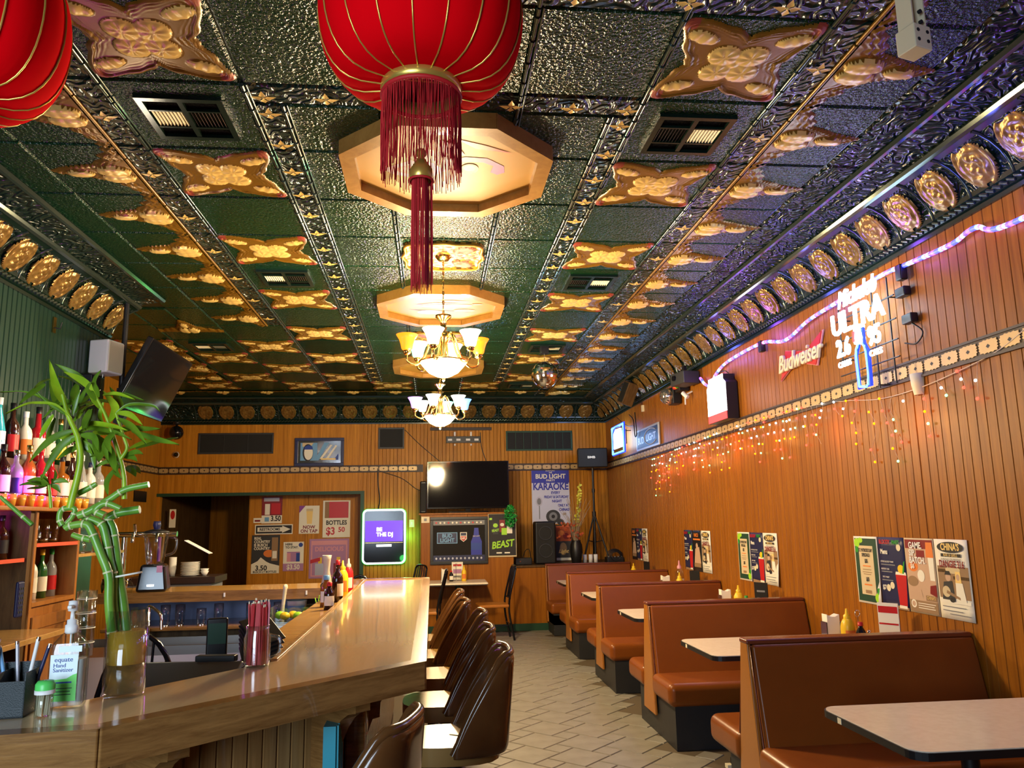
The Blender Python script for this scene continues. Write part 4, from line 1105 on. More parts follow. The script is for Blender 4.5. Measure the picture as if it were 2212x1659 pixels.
# fittings below the cornice
t = thing('party_light', 'black dome party light under the far cornice', 'light', (2.82, 8.95, 3.02))
MB().sph((-.02, .0, 0), .1, 14, 10).build('crystal_dome', 'silver_glass', t); MB().cbox((.06, 0, 0), (.1, .2, .2)).build('housing', 'black', t, bevel=.01); MB().cyl((.08, 0, .08), (.1, 0, .2), .01).build('bracket', 'black', t)
t = thing('party_light', 'coloured lens party light beside the dome light', 'light', (2.84, 8.62, 3.08))
MB().cbox((.03, 0, 0), (.12, .16, .12)).build('housing', 'black', t, bevel=.01)
for i, c in enumerate(('red', 'orange', 'green')): MB().sph((-.04, .05-.05*i, .0), .03, 10, 6).build('lens', c, t)
t = thing('projector', 'dark blue-grey box projector under the cornice above the LED rope end', 'projector', (2.8, 8.3, 3.12), .2)
MB().box((-.1, -.15, -.08), (.1, .15, .06)).build('case', 'dark_grey', t, bevel=.012); MB().box((-.02, -.02, .06), (.02, .02, .14)).build('mount', 'black', t); MB().cyl((-.1, .05, 0), (-.12, .05, 0), .03).build('lens', 'black_gloss', t)
t = thing('security_camera', 'white security camera drooping beside the party lights', 'camera', (2.86, 8.5, 2.95))
MB().cyl((-.02, .02, .04), (.02, -.03, -.02), .025).build('body', 'white', t); MB().cyl((0, 0, 0), (0, .0, -.1), .008).build('cable', 'white', t); MB().cyl((.02, -.02, .02), (.08, -.02, .05), .01).build('arm', 'white', t)
t = thing('wall_speaker', 'dark tilted speaker box on the far cornice', 'speaker', (2.72, 10.5, 3.3), (.3, .3, .2))
MB().box((-.08, -.1, -.16), (.08, .1, .16)).build('cabinet', 'dark_wood', t, bevel=.01); MB().box((-.085, -.085, -.14), (-.08, .085, .14)).build('grille', 'black_matte', t)
t = thing('wall_cup', 'beige half-round wall holder on the rail below the neon sign', 'wall holder', (XR-.01, 4.38, 2.3))
MB().lathe([(.035, 0), (.045, .06), (.05, .13), (.044, .13), (.03, .01), (.001, .01)], 12, a0=PI/2, a1=3*PI/2).build('cup', 'cream', t)
t = thing('wall_cables', 'bundle of black cables hanging from the cornice above the small neon', 'cable', (0, 0, 0))
b = MB(); b.tube(curve_pts([(2.9, 11.2, 3.1), (2.88, 10.9, 2.98), (2.88, 10.85, 2.75), (2.88, 10.75, 2.78), (2.88, 10.8, 3.08)]), .008, 5); b.tube(curve_pts([(2.88, 11.9, 3.15), (2.88, 11.3, 2.95), (2.88, 10.9, 2.9)]), .006, 5); b.build('wires', 'black', t)
MB().cbox((2.93, 10.55, 3.1), (.03, .05, .09)).build('socket', 'cream', t)

# ================================================================= right wall: posters
def poster(label, y, z, kind, w_=.285, h=.44, tilt=0, lean=.0):
    t = thing('wall_poster', label, 'poster', (XR-.009, y, z), (PI/2, 0, -PI/2), 'posters taped to the panelled wall above the booths')
    t.rotation_euler = Euler((PI/2, 0, -PI/2))
    b = MB()
    def curl(u, v): return (u*w_, v*h, .003+.014*max(0, (u-.75))*4*max(0, (.5-v))*lean)
    b.grid(6, 8, curl); b.build('sheet', {'A': 'paper', 'B': 'navy', 'C': 'paper_tan', 'D': 'paper', 'E': 'black'}[kind], t, solid=.0012)
    def P(x0, y0, x1, y1, m): return ('r', x0*w_, y0*h, x1*w_, y1*h, m)
    def E(x, y_, rx, ry, m): return ('e', x*w_, y_*h, rx*w_, ry*h, m)
    def T(s, x, y_, sz, m, sx=1): text(s, sz*h, m, t, (x*w_, y_*h, .0095), sx=sx, ext=.0002)
    def Q(pts, m): return ('p', [(x*w_, y_*h) for x, y_ in pts], m)
    if kind == 'A':
        it = [P(.04, .03, .96, .97, 'dark_green'), P(.2, .13, .8, .86, 'paper_tan'), E(.14, .9, .12, .07, 'lime'), E(.3, .94, .1, .04, 'lime'), E(.12, .8, .06, .05, 'green'), E(.86, .1, .12, .07, 'lime'), E(.92, .2, .07, .05, 'green'), P(.36, .15, .62, .2, 'paper_brown'),
              P(.3, .46, .7, .47, 'paper_brown'), P(.32, .5, .68, .51, 'paper_brown'), P(.34, .43, .66, .44, 'paper_brown'), P(.34, .27, .66, .29, 'orange'), P(.34, .55, .66, .565, 'orange')]
        T("ST. PATRICK'S DAY", .5, .79, .07, 'ink', .62); T('SPECIALS', .5, .72, .07, 'ink', .75); T('$5', .5, .63, .08, 'ink'); T('$5', .5, .36, .08, 'ink')
    elif kind == 'B':
        it = [Q([(.66, .06), (.94, .06), (1.0, .48), (.6, .48)], 'red'), Q([(.6, .48), (1.0, .48), (.98, .52), (.62, .52)], 'paper'), E(.82, .56, .12, .06, 'yellow'), Q([(.86, .5), (.92, .5), (.98, .68), (.93, .66)], 'green'), E(.8, .86, .08, .05, 'cream'), E(.45, .32, .08, .05, 'cream'), E(.3, .28, .08, .05, 'cream'),
              P(.08, .6, .62, .615, 'grey'), P(.08, .5, .5, .515, 'grey'), P(.08, .38, .5, .395, 'grey'), Q([(.1, .0), (1, .0), (1, .04), (.1, .06)], 'paper_brown'), P(.66, .02, .94, .06, 'paper')]
        T('BLOODY', .3, .93, .085, 'red', .8); T('MARY', .72, .93, .085, 'green', .8); T('Menu', .25, .79, .1, 'paper', .8)
        T('HOUSE BLOODY MARY', .34, .65, .035, 'paper', .9); T('BLOODY LINE', .25, .545, .035, 'paper', .9); T('SPICY MARY', .25, .43, .035, 'paper', .9); T('$7', .16, .28, .09, 'paper')
    elif kind == 'C':
        it = [P(.03, .02, .97, .98, 'skin_print'), P(.03, .86, .97, .98, 'dark_red'), P(.4, .74, .68, .84, 'dark_red'), E(.25, .62, .17, .07, 'orange'), Q([(.72, .75), (.97, .75), (.95, .95), (.75, .95)], 'orange'), Q([(.8, .45), (.95, .45), (.96, .75), (.78, .75)], 'paper'), E(.2, .42, .18, .07, 'paper_brown'), E(.5, .5, .12, .08, 'paper'), Q([(.75, .28), (.97, .24), (.97, .4), (.78, .38)], 'dark_red'), Q([(.05, .26), (.5, .22), (.45, .32), (.1, .36)], 'skin_print'),
              P(.6, .18, .95, .25, 'paper_brown'), P(.03, .02, .97, .17, 'paper_brown'), E(.17, .12, .09, .055, 'paper'), E(.17, .12, .06, .035, 'skin_print'), P(.32, .13, .9, .14, 'paper'), P(.32, .1, .85, .11, 'paper'), P(.32, .07, .88, .08, 'paper')]
        T('GAME.', .4, .9, .12, 'white', .85); T('SIP.', .28, .8, .12, 'white', .85); T('BATCH.', .43, .7, .12, 'white', .85); T('$6', .25, .62, .09, 'paper'); T("CHINA'S", .78, .22, .06, 'print_gold', .8)
    elif kind == 'D':
        it = [P(.04, .26, .96, .66, 'paper_brown'), P(.04, .58, .5, .62, 'dark_wood'), P(.5, .5, .96, .54, 'dark_wood'), E(.5, .62, .22, .05, 'paper_tan'), E(.34, .52, .08, .05, 'skin_print'), Q([(.24, .55), (.44, .55), (.4, .6), (.28, .6)], 'ink'), E(.64, .53, .07, .05, 'skin_print'), Q([(.55, .45), (.57, .6), (.71, .6), (.74, .42)], 'print_gold'), E(.64, .53, .055, .04, 'skin_print'),
              Q([(.12, .24), (.2, .46), (.46, .48), (.5, .24)], 'dark_grey'), Q([(.54, .2), (.56, .46), (.76, .46), (.84, .2)], 'paper'), E(.26, .34, .12, .07, 'paper_tan'), Q([(.26, .32), (.66, .25), (.66, .28), (.28, .36)], 'paper_brown'), Q([(.06, .24), (.5, .22), (.95, .24), (.95, .2), (.06, .2)], 'paper'), E(.42, .24, .08, .03, 'ink'), P(.2, .78, .8, .82, 'ink'), E(.5, .9, .4, .07, 'ink'),
              P(.1, .15, .8, .16, 'grey'), P(.1, .1, .7, .11, 'grey'), P(.3, .06, .92, .07, 'grey')]
        T("CHINA'S", .5, .9, .12, 'print_gold', .8); T('BAR & GRILL', .5, .8, .055, 'print_gold', .9); T('IS PROUD TO PRESENT', .5, .745, .04, 'grey', .95); T('DANGIE 316', .5, .685, .12, 'dark_red', .74)
    else:
        it = [P(.1, .76, .9, .8, 'orange'), Q([(.15, .2), (.3, .55), (.75, .6), (.9, .2)], 'skin_print'), E(.5, .62, .12, .07, 'skin_print'), P(.12, .1, .88, .2, 'paper_brown')]
        T('MARCH', .5, .88, .12, 'orange', .8)
    flat(it, 'artwork', t, .0052, .0002)
zp = 1.0
for i, (k, lb) in enumerate((('A', 'green-bordered holiday specials poster, leftmost of the nearest four above the booth'), ('B', 'navy cocktail poster with a tall red drink, among the nearest four posters'), ('C', 'tan poster reading game sip batch, nearest group of four'), ('D', 'cream band poster with guitar duo, rightmost of the nearest four'))):
    poster(lb, 5.295-i*.297, zp+(.0 if i else .0), k, .29, .445, lean=1 if i == 0 else 0)
for i, (k, lb) in enumerate((('A', 'green-bordered specials poster in the group of three above the third booth'), ('B', 'navy cocktail poster in the group of three above the third booth'), ('D', 'cream band poster with a curling corner above the third booth'))):
    poster(lb, 7.42-i*.297, zp, k, .29, .445, lean=2.5 if i == 2 else 0)
for i, (k, lb) in enumerate((('B', 'navy cocktail poster above the fourth booth'), ('E', 'black poster with orange heading above the fourth booth'), ('D', 'cream band poster above the fourth booth'))): poster(lb, 9.055-i*.297, zp, k, .29, .445)
for i, (k, lb) in enumerate((('E', 'black poster above the last booth, leftmost of all the wall posters'), ('B', 'navy cocktail poster above the last booth'), ('D', 'cream band poster above the last booth'))): poster(lb, 11.51-i*.29, zp, k, .285, .445)
# ================================================================= back of the room
def board(name, label, cat, x0, z0, x1, z1, m, y=YB-.008, thick=.004, group=None):
    """flat board on a wall facing us; returns (thing, width, height) with local origin at its lower left"""
    t = thing(name, label, cat, (x0, y, z0), ON_BACK, group)
    MB().box((0, 0, 0), (x1-x0, z1-z0, thick)).build('sheet', m, t)
    return t, x1-x0, z1-z0
def framed(t, w_, h, fw, m, d=.03):
    MB().box((0, 0, 0), (w_, fw, d)).box((0, h-fw, 0), (w_, h, d)).box((0, fw, 0), (fw, h-fw, d)).box((w_-fw, fw, 0), (w_, h-fw, d)).build('frame', m, t, bevel=.004)
HG = 'beer posters on the hallway wall'
t, w_, h = board('beer_poster', 'red beer poster priced 3.50 above the restrooms arrow', 'poster', -2.82, 1.61, -2.49, 2.05, 'dark_red', 13.485, group=HG)
flat([('r', .0, 0, w_, .13, 'paper'), ('r', .05, .14, .13, .32, 'paper'), ('r', .15, .15, .3, .33, 'red'), ('r', .03, .36, .28, .42, 'silver_print'), ('r', .05, .03, .12, .1, 'sky_blue')], 'artwork', t, .0045); text('3.50', .12, 'ink', t, (.23, .075, .0065), sx=.8)
t, w_, h = board('notice_card', 'tiny red and white notice beside the hallway door', 'sign', -2.95, 1.62, -2.82, 1.7, 'paper', 13.485); flat([('r', .02, .02, .11, .05, 'dark_red')], 'artwork', t, .0045)
t, w_, h = board('restroom_sign', 'black and white restrooms arrow sign', 'sign', -2.92, 1.43, -2.31, 1.59, 'paper', 13.485)
flat([('r', .015, .015, w_-.015, h-.015, 'ink'), ('p', [(.04, .045), (.44, .045), (.44, .022), (.575, .08), (.44, .138), (.44, .115), (.04, .115)], 'paper')], 'artwork', t, .0045); text('RESTROOMS', .062, 'ink', t, (.24, .08, .0065), sx=.95)
t, w_, h = board('beer_poster', 'dark beer poster with white mountain priced 3.50 below the restrooms arrow', 'poster', -2.96, .8, -2.51, 1.42, 'dark_grey', 13.485, group=HG)
flat([('e', .28, .32, .09, .06, 'orange'), ('r', .32, .2, .42, .58, 'paper_brown'), ('r', .335, .24, .405, .36, 'paper'), ('p', [(0, 0), (w_, 0), (w_, .12), (.3, .16), (.24, .19), (.15, .26), (.1, .2), (0, .15)], 'paper')], 'artwork', t, .0045)
for i, s in enumerate(('REAL', 'COUNTRY', 'IS BUSCH', 'COUNTRY')): text(s, .062, 'paper', t, (.035, .565-i*.055, .007), sx=.85, align='LEFT')
text('3.50', .11, 'ink', t, (.16, .085, .007)); text('BUSCH LT BOTTLES', .045, 'ink', t, (.22, .025, .007), sx=.95)
t, w_, h = board('beer_poster', 'white poster of a tall beer reading now on tap', 'poster', -2.21, 1.43, -1.88, 1.89, 'paper', 13.485, group=HG)
flat([('p', [(0, h), (.1, h), (0, h-.12)], 'purple'), ('p', [(.13, .16), (.21, .16), (.225, .4), (.115, .4)], 'print_gold'), ('r', .115, .37, .225, .41, 'paper_tan')], 'artwork', t, .0045); text('NOW', .075, 'dark_red', t, (w_/2, .105, .006)); text('ON TAP', .075, 'dark_red', t, (w_/2, .04, .006))
t, w_, h = board('price_sign', 'framed sign reading bottles $3.50 with red picture', 'sign', -1.82, 1.36, -1.37, 1.97, 'paper', 13.485, .012, HG)
flat([('r', .03, .32, .42, .59, 'red'), ('r', .03, .32, .1, .59, 'paper_brown')], 'artwork', t, .0125); text('BOTTLES', .1, 'ink', t, (w_/2, .24, .014), sx=.85); text('$3', .17, 'red', t, (.13, .1, .014), sx=.85); text('50', .11, 'red', t, (.31, .125, .014), sx=1)
t, w_, h = board('beer_poster', 'white poster of a six pack reading here to stay', 'poster', -2.45, .83, -2.12, 1.3, 'paper', 13.485, group=HG)
flat([('r', .06, .15, .27, .31, 'mauve'), ('r', .06, .15, .12, .29, 'pink'), ('r', .21, .15, .27, .29, 'blue'), ('e', .28, .42, .035, .035, 'blue'), ('r', 0, 0, w_, .12, 'mauve')], 'artwork', t, .0045); text('HERE', .05, 'ink', t, (.03, .43, .006), align='LEFT'); text('TO STAY.', .05, 'ink', t, (.03, .38, .006), align='LEFT'); text('$3.50', .11, 'paper', t, (w_/2, .06, .007), sx=.85)
t, w_, h = board('spirits_poster', 'purple spirits poster with two bottles partly behind the carafe', 'poster', -2.03, .7, -1.38, 1.34, 'mauve', 13.485, group=HG)
flat([('r', .03, .03, w_-.03, h-.03, 'pink'), ('r', .05, .05, w_-.05, h-.1, 'mauve'), ('r', .1, .05, .26, .24, 'silver_print'), ('r', .15, .24, .21, .34, 'yellow'), ('r', .4, .05, .56, .24, 'dark_red'), ('r', .45, .24, .51, .34, 'yellow'), ('p', [(.02, .24), (.18, .28), (.18, .34), (.02, .3)], 'red')], 'artwork', t, .0045); text('DELICIOUS', .1, 'pink', t, (w_/2, .47, .0075), sx=.95)
t, w_, h = board('stop_notice', 'white notice with a red stop sign on the hallway jamb', 'sign', -4.19, 1.57, -4.09, 1.86, 'paper', 13.15)
flat([('e', .05, .2, .035, .07, 'red')], 'artwork', t, .0045)
t, w_, h = board('wall_plaque', 'small dark plaque on the alcove wall left of the opening', 'sign', 0, 0, .5, .16, 'black'); t.location = (XA+.012, 12.0, 1.96); t.rotation_euler = ON_LEFT

def grille(label, x0, z0, x1, z1, n, m='dark_green'):
    t = thing('wall_grille', label, 'vent', (x0, YB-.008, z0), ON_BACK); w_, h = x1-x0, z1-z0
    framed(t, w_, h, .03, m, .02)
    MB().box((.03, .03, 0), (w_-.03, h-.03, .004)).build('backing', 'black_matte', t)
    for i in range(1, n): MB().box((.03+(w_-.06)*i/n-.004, .03, .004), (.03+(w_-.06)*i/n+.004, h-.03, .014)).build('mullion', m, t)
grille('dark blank wall grille left of the blue framed picture', -3.755, 2.725, -2.57, 3.065, 3, 'dark_grey')
grille('dark slotted wall grille above the karaoke poster', 1.23, 2.735, 2.36, 3.07, 8)
grille('square dark wall grille near the chandelier', -.887, 2.787, -.46, 3.14, 1, 'dark_grey')
t = thing('framed_picture', 'blue framed beer mirror picture on the rail', 'picture', (-2.227, YB-.02, 2.515), ON_BACK); w_, h = .79, .46
framed(t, w_, h, .05, 'navy'); MB().box((.05, .05, 0), (w_-.05, h-.05, .008)).build('mirror_glass', 'silver_glass', t)
flat([('r', .09, .09, .36, .38, 'sky_blue'), ('p', [(.12, .38), (.3, .38), (.24, .3), (.12, .32)], 'paper_tan'), ('e', .21, .22, .085, .14, 'ink'), ('e', .22, .22, .07, .12, 'paper'), ('p', [(.15, .27), (.29, .27), (.28, .32), (.22, .345), (.16, .32)], 'blue'), ('p', [(.32, .09), (.38, .09), (.55, .38), (.47, .38)], 'sky_blue'), ('p', [(.4, .12), (.44, .12), (.6, .34), (.57, .35)], 'paper'), ('p', [(.5, .12), (.54, .12), (.68, .33), (.65, .34)], 'paper'), ('p', [(.62, .1), (.7, .1), (.7, .2)], 'blue'), ('r', .42, .1, .66, .125, 'print_gold')], 'artwork', t, .0085, .0006)
t = thing('tv_bracket', 'empty black television bracket on the back wall', 'bracket', (.515, YB-.01, 2.93), ON_BACK)
MB().box((-.285, -.055, 0), (.285, .055, .03)).build('rail', 'black', t, bevel=.004)
for x in (-.22, -.08, .08, .22): MB().box((x-.035, -.02, .03), (x+.035, .015, .033)).build('slot', 'white', t)
for x in (-.14, .13): MB().box((x-.014, .06, .0), (x+.014, .13, .02)).box((x-.012, -.1, 0), (x+.012, -.07, .02)).build('tab', 'white', t)
t = thing('wall_raceway', 'thin dark cable raceway above the empty television bracket', 'raceway', (.48, YB-.01, 3.11), ON_BACK)
MB().box((-.51, -.025, 0), (.51, .025, .03)).build('cover', 'dark_red_brown', t, bevel=.004)
MB().box((-.515, -.02, 0), (-.51, .02, .026)).build('end_cap', 'black', t)

# jukebox
t = thing('jukebox', 'glowing wall jukebox with purple screen and green halo', 'jukebox', (-.77, YB-.09, 1.37), ON_BACK); w_, h = .33, .42
def rr(w_, h, r, n=6):
    o = []
    for cx, cy, a in ((w_-r, h-r, 0), (-w_+r, h-r, PI/2), (-w_+r, -h+r, PI), (w_-r, -h+r, 1.5*PI)): o += [(cx+r*math.cos(a+PI/2*i/n), cy+r*math.sin(a+PI/2*i/n)) for i in range(n+1)]
    return o
MB().extr(rr(w_-.01, h-.01, .06), -.07, .02).build('case', 'black_gloss', t)
MB().tube([(x, y, .02) for x, y in rr(w_, h, .07)], .014, 8, closed=True).build('light_ring', 'dj_white', t)
MB().tube([(x*1.03, y*1.02, -.02) for x, y in rr(w_, h, .07)], .012, 8, closed=True).build('halo_tube', 'dj_green', t)
MB().box((-.3, -.08, .021), (.3, .25, .026)).build('screen', 'dj_screen', t); MB().box((-.3, -.1, .021), (.3, -.095, .03)).build('trim_line', 'brass', t)
text('BE', .085, 'dj_white', t, (-.12, .11, .03), align='LEFT'); text('THE DJ', .085, 'dj_white', t, (-.12, .03, .03), align='LEFT'); MB().box((-.12, -.16, .021), (.12, -.125, .024)).build('logo_bar', 'dj_white', t)
point('halo_light', (.3, -.35, .06), DJ, (.1, 1, .2), .08, t); point('halo_light', (.38, .0, .06), DJ, (.1, 1, .2), .08, t)
MB().tube(curve_pts([(-.1, h, -.02), (-.08, .6, -.06), (-.11, .85, -.07), (-.12, 1.1, -.075)]), .009, 6).build('power_cord', 'black', t)
t = thing('outlet_plate', 'greenish light switch plate beside the jukebox', 'outlet', (-.33, YB-.01, 1.57), ON_BACK)
MB().box((-.04, -.06, 0), (.04, .06, .008)).build('plate', 'cream', t, bevel=.002); MB().box((-.012, -.025, .008), (.012, .025, .014)).build('switch', 'white', t)
t = thing('wall_wire', 'black wires slung across the back wall beside the television', 'cable', (0, 0, 0))
MB().tube(curve_pts([(-.45, YB-.02, 3.1), (-.2, YB-.02, 2.85), (.15, YB-.02, 2.55)]), .006, 5).tube(curve_pts([(-.85, YB-.02, 2.42), (-.5, YB-.02, 2.3), (-.25, YB-.02, 2.12), (-.1, YB-.02, 2.1)]), .006, 5).tube(curve_pts([(.8, YB-.02, 3.05), (.82, YB-.02, 2.8), (.9, YB-.02, 2.55)]), .007, 5).build('wires', 'black', t)

# television on the partition with side speaker
t = thing('television', 'large dark flat television standing on the partition top', 'television', (.545, 12.0, 1.717))
MB().box((-.625, -.02, .06), (.625, .04, .78)).build('case', 'black_gloss', t, bevel=.006); MB().box((-.605, -.0225, .085), (.605, -.0205, .765)).build('screen', 'screen', t)
MB().box((-.3, -.1, 0), (.3, .1, .02)).box((-.04, 0, .02), (.04, .03, .08)).build('stand', 'black_gloss', t)
t = thing('satellite_speaker', 'slim black speaker at the left side of the television', 'speaker', (-.135, 12.0, 1.717))
MB().box((-.05, -.05, 0), (.05, .05, .48)).build('cabinet', 'black', t, bevel=.02); MB().box((-.035, -.054, .03), (.035, -.05, .45)).build('grille', 'black_matte', t)
# beer mirror and can poster on the partition
t = thing('beer_mirror', 'black framed beer mirror with a blue bottle and football shield', 'mirror', (-.03, 11.738, .97), ON_BACK); w_, h = .85, .685
framed(t, w_, h, .045, 'black', .03); MB().box((.04, .04, 0), (w_-.04, h-.04, .006)).build('mirror_glass', 'mirror_dark', t) if mat('mirror_dark', (.035, .035, .035), .06, metal=.3) else None
flat([('r', .045, .045, w_-.045, .13, 'navy'), ('r', .045, h-.12, w_-.045, h-.05, 'grey'), ('p', [(.6, .13), (.76, .13), (.76, .32), (.72, .42), (.71, .52), (.65, .52), (.64, .42), (.6, .32)], 'royal'), ('r', .6, .2, .76, .3, 'blue'), ('r', .1, .3, .4, .46, 'sky_blue'), ('r', .11, .31, .39, .45, 'navy'), ('p', [(.44, .46), (.54, .46), (.54, .36), (.49, .32), (.44, .36)], 'paper'), ('p', [(.45, .4), (.53, .4), (.53, .36), (.49, .33), (.45, .36)], 'red'), ('p', [(.45, .45), (.53, .45), (.53, .41), (.45, .41)], 'navy')]+[('e', .09+i*.06, .085, .014, .016, 'silver_print') for i in range(12)]+[('e', .09+i*.06, h-.085, .014, .014, 'paper' if i % 3 else 'red') for i in range(12)], 'artwork', t, .0065, .0003)
text('BUD', .075, 'sky_blue', t, (.25, .41, .017)); text('LIGHT', .075, 'sky_blue', t, (.25, .345, .017)); text('NFL', .045, 'paper', t, (.49, .37, .017), sx=.9); text('BUD LIGHT', .025, 'paper', t, (.68, .4, .017), sx=.8)
t = thing('can_poster', 'black drinks poster with three cans and lime lettering', 'poster', (.825, 11.735, 1.06), (PI/2, 0, 0)); w_, h = .42, .63
MB().box((0, 0, 0), (w_, h, .006)).build('sheet', 'paper_tan', t); flat([('r', .008, .02, w_-.008, h-.005, 'ink'), ('r', .07, .33, .15, .5, 'dark_grey'), ('e', .11, .46, .035, .03, 'lime'), ('r', .17, .36, .25, .54, 'dark_red'), ('r', .28, .34, .36, .52, 'paper'), ('r', .2, .32, .28, .42, 'lime'), ('e', .21, .47, .03, .025, 'paper'), ('r', .02, .54, .06, .57, 'lime'), ('r', .12, .05, .2, .07, 'paper'), ('r', .24, .05, .32, .07, 'paper')], 'artwork', t, .0065)
text('BEAST', .14, 'lime', t, (.21, .18, .011), sx=.85, shear=.25, rot=(0, 0, .12)); text('BEAST', .05, 'lime', t, (.11, .385, .011), sx=.8, rot=(0, 0, .12))
def frond(name, label, cat, loc, m, n, rx, rz, seed, size=.03, mname='foliage'):
    t = thing(name, label, cat, loc); rnd = random.Random(seed); b = MB()
    for i in range(n):
        a, z, r = rnd.uniform(0, 2*PI), rnd.uniform(-1, 1), rnd.random()**.5
        q = math.sqrt(1-z*z)*r
        T = Matrix.Translation((rx*q*math.cos(a), rx*q*math.sin(a), rz*z)) @ Euler((rnd.uniform(0, 6), rnd.uniform(0, 6), rnd.uniform(0, 6))).to_matrix().to_4x4()
        b.add([(0, 0, 0), (size*.3, size*.5, .004), (0, size, 0), (-size*.3, size*.5, .004)], [(0,1,2,3)], 0, True, T)
    tag(b.build(mname, m, t), kind='stuff')
    return t
t = frond('plastic_plant', 'bright green plastic foliage hanging at the partition corner', 'plant', (1.15, 11.62, 1.65), 'bush_green', 420, .1, .15, 1, .035)
MB().cyl((0, 0, .1), (.03, .1, .12), .006, n=6).build('stem', 'dark_green', t)
t = thing('power_outlet', 'cream outlet cover at the top corner of the beer mirror', 'outlet', (-.1, 11.744, 1.62), ON_BACK)
MB().box((-.06, -.045, 0), (.06, .045, .008)).build('plate', 'cream', t, bevel=.002); MB().box((-.02, -.02, .008), (.02, .02, .012)).build('socket', 'grey', t)

# karaoke poster
t, w_, h = board('karaoke_poster', 'tall white karaoke poster with blue heading and microphone', 'poster', 1.65, 1.52, 2.285, 2.445, 'white_print') if mat('white_print', (.6, .6, .72), .5) else None
flat([('r', 0, h-.25, w_, h, 'royal'), ('e', .12, .37, .055, .08, 'silver_print'), ('r', .115, .08, .13, .3, 'grey'), ('e', .12, .37, .035, .055, 'grey'), ('e', .35, .12, .12, .11, 'dark_grey'), ('e', .35, .12, .07, .07, 'grey'), ('e', .35, .12, .03, .03, 'ink'), ('e', .47, .03, .06, .05, 'dark_grey')], 'artwork', t, .0045, .0006)
for s, x, y, sz, m, sx in (('SUPPORT', .32, .88, .035, 'paper', 1.1), ('THE', .32, .845, .03, 'paper', 1), ('BUD LIGHT', .32, .78, .105, 'paper', .95), ('PARTY', .32, .715, .045, 'paper', 1.1), ('KARAOKE', .32, .61, .16, 'royal', .82), ('EVERY', .4, .51, .06, 'royal', .9), ('FRIDAY & SATURDAY', .41, .44, .06, 'royal', .72), ('NIGHT', .42, .37, .06, 'royal', .9), ('ONLY AT', .53, .3, .06, 'royal', .75), ('CHINAS!', .54, .23, .06, 'royal', .75), ('VIP', .54, .155, .05, 'paper_brown', .9)): text(s, sz, m, t, (x, y, .0095), sx=sx)

# things on the low ledge
zl = .926
t = thing('loudspeaker', 'black loudspeaker on a tripod stand in the far corner', 'speaker', (2.57, 12.4, 2.4), -.15)
MB().box((-.24, -.13, 0), (.24, .15, .31)).build('cabinet', 'black', t, bevel=.02); MB().box((-.225, -.136, .015), (.225, -.13, .295)).build('grille', 'black_matte', t); text('BMB', .05, 'paper', t, (-.02, -.138, .16), (PI/2, 0, 0), sx=1.3, name='badge')
t = thing('tripod_stand', 'black tripod speaker stand on the ledge in the far corner', 'stand', (2.57, 12.4, zl))
MB().cyl((0, 0, .12), (0, 0, 1.47), .018).build('pole', 'black', t); MB().cyl((0, 0, .7), (0, 0, .78), .03).build('collar', 'black', t); MB().cyl((0, 0, 1.08), (0, 0, 1.14), .026).build('clamp', 'black', t)
for a in (-.6, 1.5, 3.6): MB().tube([(0, 0, .75), (.24*math.cos(a), .24*math.sin(a), .01)], .014, 8).build('leg', 'black', t); MB().tube([(0, 0, .3), (.14*math.cos(a), .14*math.sin(a), .33)], .007, 6).build('brace', 'black', t)
t = thing('floor_speaker', 'tall black speaker with two woofers standing on the ledge', 'speaker', (1.715, 12.1, zl))
MB().box((-.16, -.14, 0), (.16, .14, .64)).build('cabinet', 'black', t, bevel=.03, seg=3); MB().box((-.135, -.146, .04), (.135, -.14, .61)).build('grille', 'black_matte', t)
for z in (.2, .46): MB().tube([(.1*math.cos(a), -.148, z+.1*math.sin(a)) for a in [2*PI*i/20 for i in range(20)]], .008, 6, closed=True).build('woofer', 'dark_grey', t)
t = thing('framed_print', 'small framed picture with autumn leaves behind the dried flowers', 'picture', (1.96, 12.6, zl), ON_BACK)
MB().box((0, 0, -.01), (.28, .58, 0)).build('panel', 'dark_grey', t); flat([('r', .02, .32, .26, .56, 'autumn'), ('e', .1, .45, .05, .04, 'orange'), ('e', .18, .4, .05, .05, 'dark_red'), ('r', .02, .02, .26, .06, 'paper'), ('e', .13, .2, .06, .1, 'paper_brown')], 'artwork', t, .001)
text('Light', .08, 'print_gold', t, (.13, .16, .004), shear=.3)
framed(t, .28, .58, .012, 'dark_wood', .01)
t = thing('dried_flower_vase', 'dark vase of dried grasses and yellow blossom on the ledge', 'vase', (2.19, 12.0, zl))
MB().lathe([(.06, 0), (.075, .02), (.1, .18), (.09, .28), (.07, .33), (.075, .345), (.06, .345)], 16).build('vase', 'black', t)
b = MB(); rnd = random.Random(4)
for i in range(46):
    a = rnd.uniform(0, 2*PI); s = rnd.uniform(.05, .24); hh = rnd.uniform(.35, .72)
    p = curve_pts([(.02*math.cos(a), .02*math.sin(a), .3), (s*.5*math.cos(a), s*.5*math.sin(a), .3+hh*.6), (s*1.2*math.cos(a), s*1.2*math.sin(a), .3+hh)], 3); b.tube(p, .003, 3, caps=False)
tag(b.build('dried_grass', 'dry_grass', t), kind='stuff')
b = MB()
for i in range(60):
    a = rnd.uniform(0, 2*PI); r = rnd.uniform(.03, .2); T = Matrix.Translation((r*math.cos(a)-.08, r*math.sin(a)*.6, rnd.uniform(.38, .6))) @ Euler((rnd.uniform(0, 6), rnd.uniform(0, 6), 0)).to_matrix().to_4x4()
    b.add([(0, 0, 0), (.02, .025, 0), (0, .05, 0), (-.02, .025, 0)], [(0,1,2,3)], 0, True, T)
tag(b.build('autumn_leaves', 'autumn', t), kind='stuff')
b = MB()
